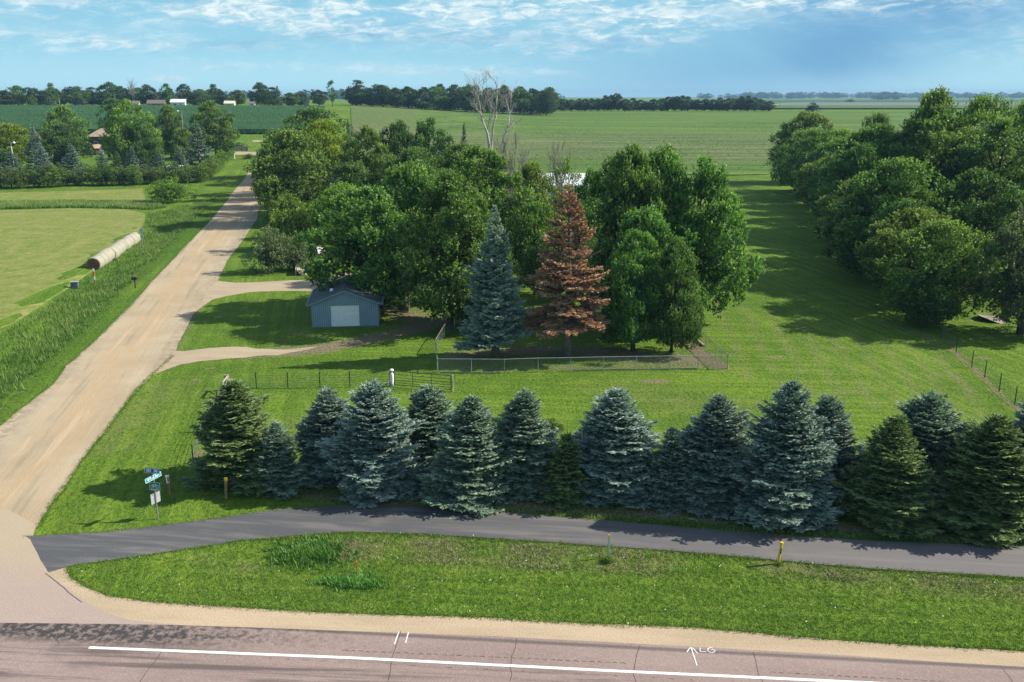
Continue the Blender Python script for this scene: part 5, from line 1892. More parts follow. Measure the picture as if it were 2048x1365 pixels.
for (x0, y0), (x1, y1) in (((-.135, 0), (-.06, .10)), ((-.06, .10), (.08, .10)), ((.08, .10), (.135, 0)), ((-.06, .10), (-.005, -.01)), ((-.005, -.01), (.08, .10)), ((-.135, 0), (-.005, -.01)),
                           ((.08, .10), (.07, .145)), ((.07, .145), (.11, .15)), ((-.06, .10), (-.07, .13)), ((-.095, .13), (-.045, .13))):
    dd = Vector((x1 - x0, y1 - y0)).normalized(); nn = Vector((-dd.y, dd.x)) * 0.009
    bk.add([(x0 + nn.x, y0 + nn.y, .0117), (x1 + nn.x, y1 + nn.y, .0117), (x1 - nn.x, y1 - nn.y, .0117), (x0 - nn.x, y0 - nn.y, .0117)], [(0, 1, 2, 3)])
bk.build('bicycle_symbol', M_SWHITE, b3)
panel(sg, 'sign_back', 0.60, 0.60, (-0.03, 0.045, TH - 1.72), math.radians(60), M_ALU, border=None)

# warning sign seen from behind by the bales
p = P(287, 508)
o = empty('warning_sign', p); tag(o, 'grey back of a diamond road sign with a plaque below, beside the bales', 'road sign')
hz_ = ztop(p.y, 455) - p.z
MB().box((0, 0, hz_ / 2), (0.06, 0.05, hz_)).build('post', M_GALV, o)
dm = MB(); dm.prism([(0, -.54), (.54, 0), (0, .54), (-.54, 0)], 0, 0.01)
q = dm.build('diamond_plate', M_ALU, o); q.location = (0, 0.05, hz_ - 0.55); q.rotation_euler = (PI / 2, 0, math.radians(-12))
q = panel(o, 'plaque', 0.6, 0.48, (0, 0.05, hz_ - 1.38), math.radians(-12), M_ALU, border=None)

# mailbox and grey box
p = P(271, 577)
o = empty('mailbox', p, math.radians(78)); tag(o, 'black mailbox on a post at the left side of the gravel road', 'mailbox')
MB().box((0, 0, 0.5), (0.1, 0.1, 1.05)).build('post', M_BLACK, o)
mb = MB(); n = 8
for y in (-0.3, 0.3):
    pass
prf = [(-0.13, 0), (0.13, 0)] + [(0.13 * math.cos(PI * k / n), 0.13 + 0.13 * math.sin(PI * k / n)) for k in range(n + 1)]
mm = MB()
mm.add([(x * 1.3, -0.34, z * 1.3 + 1.03) for x, z in prf] + [(x * 1.3, 0.34, z * 1.3 + 1.03) for x, z in prf], [tuple(range(len(prf))), tuple(range(2 * len(prf) - 1, len(prf) - 1, -1))] + [(k, len(prf) + k, len(prf) + (k + 1) % len(prf), (k + 1) % len(prf)) for k in range(len(prf))])
mm.build('box', M_BLACK, o)
MB().box((0.19, 0.1, 1.25), (0.02, 0.05, 0.2)).build('flag', M_RED, o)
MB().box((0, 0, 1.02), (0.3, 0.6, 0.03)).build('shelf', M_OLDWOOD, o)
p = P(150, 578)
o = empty('utility_box', p, 0.2); tag(o, 'dark grey utility cabinet at the edge of the hay field', 'utility box')
MB().box((0, 0, 0.45), (0.85, 0.5, 0.8)).build('cabinet', M_SBLUE if False else paint('cabinet_grey', (0.10, 0.13, 0.16), 0.5), o, bevel=0.03)
MB().box((0, 0, 0.87), (0.93, 0.58, 0.06)).build('lid', M_ALU, o)
MB().box((0.12, -0.265, 0.5), (0.03, 0.03, 0.12)).build('handle', M_GALV, o)


def stake(name, px, py, ty, parts_, lab, cat='marker post', w=0.1, tilt=0.0, taper=1.0, box=True):
    p = P(px, py)
    hh = ztop(p.y, ty) - p.z
    o = empty(name, p); o.rotation_euler = (0, tilt, 0.15)
    tag(o, lab, cat)
    for nm, f0, f1, mt, ww in parts_:
        z0, z1 = f0 * hh, f1 * hh
        if f0 == 0: z0 = -0.15
        m_ = MB()
        if box: m_.box((0, 0, (z0 + z1) / 2), (w * ww, w * 0.45 * ww, z1 - z0))
        else: m_.tube((0, 0, z0), (0, 0, z1), w * ww / 2, n=10)
        m_.build(nm, mt, o, bevel=0.006)
    return o, hh


o, hh = stake('marker_stake', 340, 990, 952, [('stake', 0, 0.62, M_STAKE, 1.0), ('white_sleeve', 0.62, 1.0, M_WHITE, 1.12)], 'brown stake with a red and white striped top behind the street sign', w=0.14, tilt=-0.05)
MB().box((0.035, -0.045, hh * 0.80), (0.075, 0.02, hh * 0.26)).build('red_stripe', M_RED, o)
MB().box((0, 0, hh * 1.0), (0.20, 0.12, 0.07)).build('cap', M_SWHITE, o)
stake('marker_stake', 452, 998, 956, [('stake', 0, 0.86, M_STAKE, 1.0), ('yellow_top', 0.86, 1.0, M_YEL, 1.05)], 'plain brown stake with a yellow top in front of the first spruce', w=0.15, tilt=0.06)
stake('marker_stake', 714, 1163, 1124, [('rod', 0, 0.72, M_STAKE, 0.3), ('orange_top', 0.72, 1.0, M_ORANGE, 0.8)], 'thin rod with an orange top standing in the verge weeds', w=0.09)
stake('marker_stake', 1217, 1116, 1070, [('post', 0, 0.86, M_PALEG, 1.0), ('top_label', 0.86, 1.0, M_STRAW_ if False else M_YEL, 0.98)], 'flat pale green marker post with a small label at its top', w=0.10)
o, hh = stake('marker_stake', 1556, 1128, 1085, [('post', 0, 0.93, M_YEL, 1.0), ('cap', 0.93, 1.0, M_YEL, 1.25)], 'round bright yellow marker post at the edge of the bike path', w=0.13, tilt=0.10, box=False)
MB().box((-0.0, -0.066, hh * 0.62), (0.06, 0.012, 0.28)).build('warning_label', M_BLACK, o)
stake('marker_stake', 190, 572, 538, [('stake', 0, 0.35, M_STAKE, 0.6), ('white_band', 0.35, 0.55, M_WHITE, 1), ('orange_band', 0.55, 0.84, M_ORANGE, 1.02), ('white_tip', 0.84, 1.0, M_WHITE, 1)],
      'orange and white banded marker in front of the nearest bale', w=0.2)
stake('white_rod', 275, 410, 401, [('rod', 0, 0.8, M_WHITE, 0.6), ('cap', 0.8, 1.0, M_PALEB, 0.9)], 'tiny pale rod in the tall grass left of the lone bush', w=0.2)


# ---- fences
def wire_run(mb, a, b, z, r=0.006):
    mb.tube((a.x, a.y, h1(a.x, a.y) + z), (b.x, b.y, h1(b.x, b.y) + z), r, n=4, cap=False)


def post_fence(name, pts, kinds, hgt, lab, wires, mesh_dx=0.0, mesh_w=0.004, wr=0.011, group=None):
    """pts: world xy of posts; kinds: 't' steel or 'w' wood. One thing with every post as a part."""
    base = Vector((pts[0].x, pts[0].y, h1(pts[0].x, pts[0].y)))
    o = empty(name, base); tag(o, lab, 'fence', group)
    for q, k in zip(pts, kinds):
        z = h1(q.x, q.y) - base.z
        l = Vector((q.x - base.x, q.y - base.y, z))
        m_ = MB()
        if k == 't':
            m_.box(l + Vector((0, 0, hgt / 2 + 0.05)), (0.07, 0.018, hgt + 0.3)); m_.box(l + Vector((0, 0.022, hgt / 2 + 0.05)), (0.012, 0.035, hgt + 0.3))
            m_.build('post', M_DARKP, o)
        elif k == 'g':
            m_.tube(l + Vector((0, 0, -0.1)), l + Vector((0, 0, hgt + 0.03)), 0.03, n=8); m_.tube(l + Vector((0, 0, hgt + 0.02)), l + Vector((0, 0, hgt + 0.09)), 0.04, 0.01, n=8)
            m_.build('post', M_GALV, o)
        else:
            m_.tube(l + Vector((0, 0, -0.1)), l + Vector((0.02, 0.01, hgt + 0.15)), 0.10, 0.085, n=9)
            m_.build('post', M_OLDWOOD, o)
    wm = MB()
    for a, b in zip(pts[:-1], pts[1:]):
        A = Vector((a.x - base.x, a.y - base.y, h1(a.x, a.y) - base.z)); B = Vector((b.x - base.x, b.y - base.y, h1(b.x, b.y) - base.z))
        for z in wires:
            wm.tube(A + Vector((0, 0, z)), B + Vector((0, 0, z)), wr, n=4, cap=False)
        if mesh_dx:
            L = (B - A).length; n = int(L / mesh_dx)
            for k in range(n):
                c = A.lerp(B, (k + 0.5) / n)
                wm.tube(c + Vector((0, 0, wires[0])), c + Vector((0, 0, wires[-1])), mesh_w, n=3, cap=False)
    wm.build('wire_mesh', M_WIRE, o)
    return o, base


def chain_link(name, pts, hgt, lab, group=None, bottom=None):
    base = Vector((pts[0].x, pts[0].y, h1(pts[0].x, pts[0].y)))
    o = empty(name, base); tag(o, lab, 'fence', group)
    rail = MB(); net = MB()
    for i, q in enumerate(pts):
        l = Vector((q.x - base.x, q.y - base.y, h1(q.x, q.y) - base.z))
        big = i in (0, len(pts) - 1)
        m_ = MB().tube(l + Vector((0, 0, -0.1)), l + Vector((0, 0, hgt + (0.08 if big else 0))), 0.045 if big else 0.032, n=8)
        m_.build('post', M_GALV, o)
    net_v = []; net_f = []
    for a, b in zip(pts[:-1], pts[1:]):
        A = Vector((a.x - base.x, a.y - base.y, h1(a.x, a.y) - base.z)); B = Vector((b.x - base.x, b.y - base.y, h1(b.x, b.y) - base.z))
        rail.tube(A + Vector((0, 0, hgt)), B + Vector((0, 0, hgt)), 0.028, n=6)
        L = (B - A).length; dx = 0.075
        d = (B - A) / L
        n = int(L / dx)
        H0 = 0.03; hh = hgt - 0.03
        for k in range(-int(hh / dx), n):
            for s in (0, 1):
                # diagonal strand clipped to the panel
                x0 = k * dx; x1 = x0 + hh
                z0, z1 = (H0, H0 + hh) if s == 0 else (H0 + hh, H0)
                t0 = max(0, -x0 / hh); t1 = min(1, (L - x0) / hh)
                if t1 <= t0: continue
                p0 = A + d * (x0 + hh * t0) + Vector((0, 0, z0 + (z1 - z0) * t0)); p1 = A + d * (x0 + hh * t1) + Vector((0, 0, z0 + (z1 - z0) * t1))
                w = Vector((0, 0, 0.0032))
                bs = len(net_v)
                net_v += [p0 - w, p1 - w, p1 + w, p0 + w]
                net_f.append((bs, bs + 1, bs + 2, bs + 3))
    rail.build('top_rail', M_GALV, o)
    net.add(net_v, net_f)
    net.build('mesh', M_GALV, o)
    if bottom:
        bt = MB()
        for a, b in bottom:
            bt.box(((a.x + b.x) / 2 - base.x, (a.y + b.y) / 2 - base.y, 0.06), ((b - a).length, 0.05, 0.1), Matrix.Rotation(math.atan2(b.y - a.y, b.x - a.x), 3, 'Z'))
        bt.build('bottom_board', M_OLDWOOD, o)
    return o


fr = [P(x, y).xy for x, y in [(875, 746), (943, 746.5), (1009, 747), (1076, 744.5), (1141, 743.5), (1207, 742), (1272, 741), (1339, 740), (1395, 739), (1455, 738)]]
chain_link('chain_link_fence', fr, 1.2, 'front run of the chain-link fence facing the lawn', 'chain-link runs round the yard', bottom=[(P(1145, 742).xy, P(1392, 738.5).xy), (P(880, 746).xy, P(1000, 747.5).xy)])
rt = [P(x, y).xy for x, y in [(1455, 738), (1431, 716), (1411, 697), (1392, 680), (1375, 664), (1360, 650)]]
rt[0] = rt[0] + Vector((0, 0.06))
chain_link('chain_link_fence', rt, 1.2, 'right run of the chain-link fence going back from the corner beside the timber', 'chain-link runs round the yard')
lf = [P(x, y).xy for x, y in [(875, 746), (872, 705), (889, 675), (909, 657)]]
lf[0] = lf[0] + Vector((0, 0.06))
chain_link('chain_link_fence', lf, 1.2, 'left run of the chain-link fence going back under the big dark maple', 'chain-link runs round the yard')
a = P(1383, 672); b = P(1407, 694)
o = MB().box((0, 0, 0.1), ((b - a).length, 0.2, 0.2)).build('timber', M_OLDWOOD); o.location = (a + b) / 2
o.rotation_euler = (0, 0, math.atan2(b.y - a.y, b.x - a.x)); tag(o, 'weathered timber lying along the inside of the right fence run', 'timber')

W8 = [0.1, 0.25, 0.42, 0.6, 0.8, 1.02]
back = [P(x, y).xy for x, y in [(457, 781), (513, 777), (576, 776.5), (640, 776), (700, 775), (781, 773)]]
o, base = post_fence('wire_fence', back, 'wttttw'[:5] + 'n' if False else 'wtttt' + 'x', 1.12, 'woven wire fence with thin dark posts behind the spruces, ending at the white gate post', W8, mesh_dx=0.3)
# the white gate post and tube gate
for ch in list(o.children):
    pass
left = [P(x, y).xy for x, y in [(457, 781), (447, 795), (435, 814), (423, 828), (411, 864), (398, 889), (387, 929)]]
left[0] = left[0] + Vector((-0.22, 0))
o, base = post_fence('wire_fence', left, 'xwttwtt', 1.12, 'woven wire fence running toward the camera left of the first spruce', W8, mesh_dx=0.3)
q0 = P(457, 781); q1 = P(447, 795)
brc = MB().tube(Vector((q0.x, q0.y, 1.15)) - base, Vector((q1.x, q1.y, 1.15)) - base, 0.07, n=8)
brc.tube(Vector((q0.x, q0.y, 1.1)) - base, Vector((q1.x, q1.y, 0.15)) - base, 0.05, n=8)
brc.build('corner_brace', M_OLDWOOD, o)
rgt = [P(x, y).xy for x, y in [(1882, 672), (1912, 706), (1943, 735), (1969, 756), (1998, 784), (2029, 811), (2062, 842), (2100, 880)]]
post_fence('wire_fence', rgt, 'tttttttt', 1.3, 'woven wire fence on dark posts along the east lawn at the right edge', [0.1, 0.35, 0.6, 0.85, 1.1], mesh_dx=0.3)

p = P(784, 773)
o = empty('gate_post', p); tag(o, 'thick whitewashed gate post between the wire fence and the tube gate', 'post')
MB().path([(0, 0, -0.1), (0, 0, 0.4), (0.02, 0, 1.0), (0.01, 0, 1.28)], [0.17, 0.15, 0.14, 0.13], 12).build('shaft', M_WHITE, o, smooth=True)
MB().path([(0.01, 0, 1.28), (0.01, 0, 1.36), (0.01, 0, 1.42)], [0.17, 0.17, 0.08], 12).build('cap', M_WHITE, o, smooth=True)
a = P(789, 774); b = P(902, 784)
a = Vector((a.x, a.y, 0)); b = Vector((b.x, b.y, 0))
o = empty('tube_gate', a); tag(o, 'dark metal tube gate standing across the lawn beside the white post', 'gate')
d = b - a
fr_ = MB(); rl = MB()
for z in (0.18, 1.30):
    fr_.tube((0, 0, z), d + Vector((0, 0, z)), 0.03, n=8)
for f in (0, 1): fr_.tube(d * f + Vector((0, 0, 0.18)), d * f + Vector((0, 0, 1.30)), 0.03, n=8)
fr_.build('frame', M_PIPE, o)
for z in (0.36, 0.55, 0.76, 1.02):
    MB().tube(Vector((0, 0, z)), d + Vector((0, 0, z)), 0.02, n=6).build('rail', M_PIPE, o)
for f in (0.33, 0.66): MB().tube(d * f + Vector((0, 0, 0.18)), d * f + Vector((0, 0, 1.30)), 0.024, n=6).build('upright', M_PIPE, o)
o = empty('gate_end_post', b + Vector((0.12, 0, 0))); tag(o, 'weathered end post at the right end of the tube gate', 'post')
MB().tube((0, 0, -0.1), (0, 0, 1.35), 0.07, 0.06, n=8).build('shaft', M_OLDWOOD, o)
MB().path([(0, 0, 1.35), (0, 0, 1.40)], [0.07, 0.02], 8).build('cap', M_GALV, o)

# ---- stacked stone wall and propane tank at the upper driveway
p = P(607, 552); q = P(612, 523)
o = empty('stone_wall', p, math.atan2(q.y - p.y, q.x - p.x)); tag(o, 'low wall of pale flat stones beside the grey-green shrubs', 'stone wall')
M_STONE = paint('pale_limestone', (0.50, 0.43, 0.30), 0.9, var=0.18, scale=3, grime=0.3)
L = (q - p).length
mbs = MB()
rs = random.Random(3)
for row in range(3):
    x = 0
    while x < L:
        w = rs.uniform(0.5, 0.9)
        z = row * 0.26
        mbs.box((x + w / 2, rs.uniform(-.06, .06) + row * 0.25, z + 0.12), (w - 0.05, 0.65, 0.23), Matrix.Rotation(rs.uniform(-.05, .05), 3, 'Z'))
        x += w
mbs.build('stones', M_STONE, o, bevel=0.03)
MB().box((L / 2, 0.95, 0.4), (L, 0.1, 0.95)).build('retaining_board', M_OLDWOOD, o)
p = P(636, 515)
o = empty('propane_tank', p, 1.2); tag(o, 'white propane tank showing under the maple branches by the driveway', 'tank')
MB().path([(-1.25, 0, 0.85), (-1.2, 0, 0.85), (-1.05, 0, 0.85), (1.05, 0, 0.85), (1.2, 0, 0.85), (1.25, 0, 0.85)], [0.15, 0.35, 0.5, 0.5, 0.35, 0.15], 20).build('shell', M_WHITE, o, smooth=True)
MB().tube((0, 0, 1.3), (0, 0, 1.48), 0.16, n=12).build('dome', M_WHITE, o)
for s in (-0.8, 0.8): MB().box((s, 0, 0.2), (0.15, 0.8, 0.5)).build('leg', M_OLDWOOD, o)
# burrow stone pile and white reflector pieces beyond the east fence
p = P(1990, 640)
o = MB().path([(0, 0, -0.1), (0.1, 0, 0.2), (0, 0.1, 0.35)], [1.9, 1.2, 0.2], 10).build('soil_pile', M_OLDWOOD, None, p); 
tag(o, 'low heap of bare soil under the grey-green tree', 'soil heap')
# ------------------------------------------------------------------ farmyard across the road, hedges, far trees
ORD = ['first', 'second', 'third', 'fourth', 'fifth', 'sixth', 'seventh', 'eighth', 'ninth', 'tenth', 'eleventh', 'twelfth', 'thirteenth', 'fourteenth', 'fifteenth',
       'sixteenth', 'seventeenth', 'eighteenth', 'nineteenth', 'twentieth', 'twenty-first', 'twenty-second', 'twenty-third', 'twenty-fourth', 'twenty-fifth',
       'twenty-sixth', 'twenty-seventh', 'twenty-eighth', 'twenty-ninth', 'thirtieth', 'thirty-first', 'thirty-second', 'thirty-third', 'thirty-fourth', 'thirty-fifth', 'thirty-sixth', 'thirty-seventh', 'thirty-eighth', 'thirty-ninth', 'fortieth']

# trees of the left farmyard
for pr, cx, Y, ty, hw, mt, lab in [
    (T_ROUND[0], 136, 300, 216, 44, M_OLIVE, 'round green tree left of the brown-roofed house'),
    (T_ROUND[1], 128, 268, 250, 42, M_DARKL, 'dark dull green tree in front of the round one by the house'),
    (T_MAPLE[0], 270, 266, 204, 54, M_BRIGHT, 'big bright green tree right of the brown-roofed house'),
    (T_ROUND[1], 236, 352, 200, 26, M_DARKL, 'dark tree behind the big bright green one'),
    (T_ROUND[0], 343, 300, 214, 33, M_OLIVE, 'upright green tree left of the yard light'),
    (T_MAPLE[2], 434, 300, 205, 42, M_OLIVE, 'globe-shaped tree at the right end of the farmyard'),
    (T_ROUND[1], 28, 275, 250, 48, M_YELLOW, 'yellow-green tree at the left edge of the farmyard'),
    (T_ROUND[0], -30, 280, 252, 50, M_YELLOW, 'yellow-green tree at the very left edge'),
    (T_ROUND[0], 300, 262, 262, 30, M_DARKL, 'low dark tree below the big bright green one'),
    (T_ROUND[1], 12, 252, 300, 32, M_DARKL, 'dark low tree under the small yard lamp'),
    (T_ROUND[1], 372, 275, 258, 26, M_OLIVE, 'small green tree in front of the white garage'),
]:
    plant_y(pr, 'leafy_tree', cx, Y, ty, hw, lab, group='leafy trees of the left farmyard', leaf=mt)
for cx, Y, ty, hw, mt, lab in [
    (78, 258, 250, 28, M_BLUE, 'tall dark blue spruce left of the dull green tree'),
    (28, 242, 303, 28, M_BLUE, 'silver-blue spruce nearest the left edge'),
    (92, 240, 292, 30, M_BLUE, 'silver-blue spruce below the dark tall one'),
    (150, 240, 288, 34, M_BLUE, 'pale silver-blue spruce in front of the dull green tree'),
    (58, 238, 330, 22, M_GREENS, 'small dull green spruce between the two left silver-blue ones'),
    (122, 236, 325, 22, M_GREENS, 'small dull green spruce right of the second silver-blue one'),
    (208, 244, 300, 24, M_BLUE, 'blue spruce in front of the brown-roofed house'),
    (237, 244, 303, 20, M_GREENS, 'green spruce right beside the blue one at the house'),
    (268, 243, 293, 27, M_BLUE, 'blue spruce in front of the big bright green tree'),
    (322, 244, 300, 24, M_TEAL, 'very dark spruce left of the white trailer'),
    (402, 262, 242, 34, M_TEAL, 'tall dark spruce in front of the globe-shaped tree'),
    (365, 246, 296, 22, M_BLUE, 'small pale spruce right of the white trailer'),
]:
    plant_y(S_FAR[cx % 2], 'spruce_tree', cx, Y, ty, hw, lab, cat='spruce', group='spruces of the left farmyard', leaf=mt, bark=M_BARKP, part='needles')

# hedge of separate shrubs
hx = list(range(-30, 420, 27))
for i, cx in enumerate(hx):
    t = (cx + 30) / 450
    by = 383 - 14 * max(0, t) ** 1.3 + random.uniform(-2, 2)
    ty = 336 - 10 * t + random.uniform(-5, 5)
    plant_px(T_BUSH[i % 3], 'hedge_shrub', cx, by - 6, ty, 24, f'{ORD[i]} shrub from the left in the long hedge behind the hay field', cat='shrub',
             group='shrubs of the long hedge', leaf=(M_OLIVE, M_OLIVE, M_GREYL, M_OLIVE, M_DARKL)[i % 5])
for i in range(8):
    t = i / 7
    cx = 408 + 50 * t; by = 362 - 50 * t
    plant_px(T_BUSH[i % 3], 'hedge_shrub', cx, by, by - 34 + 12 * t, 19 - 5 * t, f'{ORD[i]} shrub, counted away from the camera, in the bright hedge beside the road', cat='shrub',
             group='shrubs of the roadside hedge', leaf=M_BRIGHT if i > 1 else M_OLIVE)
plant_px(T_BUSH[1], 'shrub', 343, 406, 354, 49, 'lone bright green bush on the field corner by the gravel road', cat='shrub', leaf=M_BRIGHT)
plant_px(T_BUSH[0], 'shrub', 476, 300, 285, 16, 'flat-topped dark shrub over the low sign at the lane', cat='shrub', leaf=M_DARKL)
plant_px(T_BUSH[2], 'shrub', 498, 318, 308, 14, 'low reddish flower bush in front of the low sign', cat='shrub', leaf=M_OLIVE)
for i, (cx, by, ty, hw) in enumerate([(1105, 868, 838, 24)]):
    plant_px(T_BUSH[i], 'sapling', cx, by, ty, hw, 'leafy yellow-green sapling showing between two spruces of the row', cat='sapling', leaf=M_OLIVE)
plant_px(T_BUSH[2], 'weed_clump', 1217, 1123, 1112, 14, 'green weed clump at the foot of the pale marker post', cat='weed', leaf=M_BRIGHT)
plant_px(T_BUSH[1], 'weed_clump', 1558, 1130, 1124, 8, 'green weed clump at the foot of the yellow marker post', cat='weed', leaf=M_BRIGHT)

# far farmstead trees on the left skyline
FL = [(-25, 176, 20), (12, 182, 22), (36, 172, 22), (68, 176, 20), (90, 182, 16), (106, 168, 16), (124, 186, 16), (150, 173, 20), (168, 182, 16), (186, 176, 18), (206, 184, 15), (222, 165, 20),
      (243, 174, 16), (262, 181, 15), (280, 176, 18), (298, 170, 15), (316, 186, 13), (336, 169, 15), (372, 169, 18), (392, 184, 14), (405, 180, 16), (430, 170, 18), (444, 182, 13), (476, 181, 15),
      (522, 167, 20), (546, 176, 17), (580, 186, 17), (602, 184, 14), (638, 181, 15), (665, 163, 12)]
for i, (cx, ty, hw) in enumerate(FL):
    pr = T_FARV[0] if cx in (665,) else T_FAR[i % 4]
    plant_y(pr, 'distant_tree', cx, 556 + (i * 37) % 26, ty, hw * 1.12, f'{ORD[i]} leafy tree from the left on the skyline beyond the corn field', group='trees on the skyline beyond the corn field',
            leaf=(M_FARL, M_FARL, M_DARKL)[i % 3])
for i, (cx, ty, hw, lab) in enumerate([(613, 181, 8, 'pointed dark spruce on the skyline left of the tall thin tree'), (160, 188, 17, 'broad dark spruce on the skyline near the left edge'),
                                        (100, 192, 14, 'low dark spruce on the skyline, leftmost of the conifers'), (556, 172, 12, 'dark cone-shaped spruce on the skyline right of a big round tree')]):
    plant_y(S_FAR[i % 2], 'distant_spruce', cx, 548, ty, hw, lab, cat='spruce', leaf=M_TEAL, bark=M_BARKP, part='needles')
plant_y(T_BUSH[0], 'distant_shrub', 67, 545, 192, 9, 'reddish-olive round shrub on the far edge of the corn field', cat='shrub', leaf=M_OLIVE)
p = PY(268, 560)
plant(D3, 'bare_tree', p, ztop(560, 153) - p.z, 6, 'bare grey tree top on the left skyline above the farm houses', bark=M_DEADG, cat='dead tree')

# woodlot in the middle
wl_i = 0
W1 = []
for row, (Y, dx, t0) in enumerate(((612, 27, 176), (640, 31, 173))):
    x = 712 + row * 14
    while x < 1100:
        W1.append((x + random.uniform(-4, 4), Y + random.uniform(-6, 6), t0 + random.uniform(-4, 4) + (6 if x > 1050 else 0), 20 + random.uniform(-2, 4)))
        x += dx
W1.sort()
for i, (cx, Y, ty, hw) in enumerate(W1):
    plant_y(T_FAR[i % 4], 'woodlot_tree', cx, Y, ty, hw, f'{ORD[i]} tree from the left in the dark woodlot on the skyline', group='trees of the dark woodlot', leaf=(M_FARL, M_FARL, M_FARL, M_DARKL)[i % 4])
plant_y(T_FARV[0], 'distant_tree', 712, 605, 162, 24, 'tall ragged tree at the left end of the woodlot', leaf=M_FARL)
plant_y(T_ROUND[1], 'distant_tree', 1092, 600, 183, 22, 'broad leafy tree at the right end of the woodlot', leaf=M_FARL)

# hedgerow of trees on the right skyline
W2 = []
x = 1112
while x < 1548:
    hh = 196 + 4 * math.sin(x * 0.05) + random.uniform(-3, 3)
    if 1228 < x < 1248: hh = 186
    if 1445 < x < 1475: hh = 196
    W2.append((x, 682 + random.uniform(-10, 10), hh, 11 + random.uniform(0, 5)))
    x += random.uniform(12, 17)
for i, (cx, Y, ty, hw) in enumerate(W2):
    plant_y(T_FAR[(i * 3) % 4], 'treeline_tree', cx, Y, ty + 1.5, hw, f'{ORD[i]} tree from the left in the long tree line on the right skyline', group='trees of the long tree line', leaf=M_FARL)
plant_y(T_BUSH[0], 'distant_tree', 1625, 655, 206, 15, 'lone dark tree in the green field below the blue hills', leaf=M_FARL)
plant_y(T_FAR[1], 'distant_tree', 1700, 2400, 199, 9, 'small tree far out in front of the blue hills', leaf=M_FARL)

# far woods on the blue hills: one mass
rngf = np.random.default_rng(5)
fc = T_FAR[0].c
pts = []
for x0, x1, Y, t0, n in [(1500, 1620, 4300, 195, 22), (1640, 1680, 4500, 195, 8), (1715, 1790, 4700, 192, 20), (1480, 2100, 5000, 198, 110), (1790, 2100, 4600, 198, 30), (1400, 1520, 4200, 198, 18), (1740, 1800, 3600, 201, 8), (-150, 700, 3000, 205, 60),
                         (680, 1150, 2600, 205, 30)]:
    for k in range(n):
        cx = rngf.uniform(x0, x1)
        pts.append((PY(cx, Y + rngf.uniform(-200, 200)), rngf.uniform(18, 34)))
nv = len(fc.vertices)
co = np.empty(nv * 3, np.float32); fc.vertices.foreach_get('co', co); co = co.reshape(-1, 3)
tn = np.empty(nv, np.float32); fc.attributes['tint'].data.foreach_get('value', tn)
sel = rngf.permutation(nv // 4)[:300]
ids = (sel[:, None] * 4 + np.arange(4)).ravel()
sub = co[ids]
ctr = sub.reshape(-1, 4, 3).mean(1, keepdims=True)
sub = ((sub.reshape(-1, 4, 3) - ctr) * 2.6 + ctr).reshape(-1, 3)
V = np.concatenate([sub * (s / 14 * 1.5, s / 14 * 1.5, s / 14 * 1.15) + np.array((p.x, p.y, p.z - 0.32 * s)) for p, s in pts])
T = np.tile(tn[ids], len(pts))
o = link('far_woods', np_mesh('far_woods', V, np.arange(len(V)), 4, False, {'tint': T}), M_FARL)
tag(o, 'distant woods reading as one blue-green mass along the hills', 'woods', kind='stuff')


# ------------------------------------------------------------------ grass tufts and weeds (real blades where the photo shows tall growth)
def blades(name, X, Y, hmin, hmax, nb, w, lean, mat, label, cat, seed=1, off=0.0, spread=0.12):
    rng = np.random.default_rng(seed)
    n = len(X)
    X = np.repeat(X, nb) + rng.normal(size=n * nb) * spread
    Y = np.repeat(Y, nb) + rng.normal(size=n * nb) * spread
    th = np.clip(0.5 + 0.32 * np.sin(X * 0.55 + 2.2 * np.sin(Y * 0.23 + 1)) * np.sin(Y * 0.4 + 1.7 * np.sin(X * 0.31)) + np.repeat(rng.uniform(-0.3, 0.3, n), nb) + 0.22 * np.sin(X * 3.1 + 2 * np.sin(Y * 1.9)) * 0.8 * np.sin(Y * 3.7 + 2 * np.sin(X * 1.3)) + 0.2 * np.sin((Y + 0.085 * X) * 4.6 + np.sin(X * 0.15)), 0, 1)
    Z = height(X, Y) + off
    N = len(X)
    hh = rng.uniform(hmin, hmax, N) * (0.6 + 0.6 * th)
    a = rng.uniform(0, 6.28, N); l = rng.uniform(0, lean, N) * hh
    b = np.stack([X, Y, Z - 0.02], 1)
    s = np.stack([np.cos(a + 1.57), np.sin(a + 1.57), np.zeros(N)], 1) * (w * rng.uniform(0.6, 1.3, N))[:, None]
    top = b + np.stack([np.cos(a) * l, np.sin(a) * l, hh], 1)
    V = np.stack([b - s, b + s, top], 1).reshape(-1, 3)
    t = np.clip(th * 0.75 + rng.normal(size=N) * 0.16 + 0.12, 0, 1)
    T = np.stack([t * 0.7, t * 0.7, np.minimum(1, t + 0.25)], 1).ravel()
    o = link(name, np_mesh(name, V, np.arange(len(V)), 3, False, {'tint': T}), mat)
    return tag(o, label, cat, kind='stuff')


def scatter(pts, n, seed):
    rng = np.random.default_rng(seed)
    a = np.array(pts); lo = a.min(0); hi = a.max(0)
    X = rng.uniform(lo[0], hi[0], n); Y = rng.uniform(lo[1], hi[1], n)
    k = in_poly(a, X, Y)
    return X[k], Y[k]


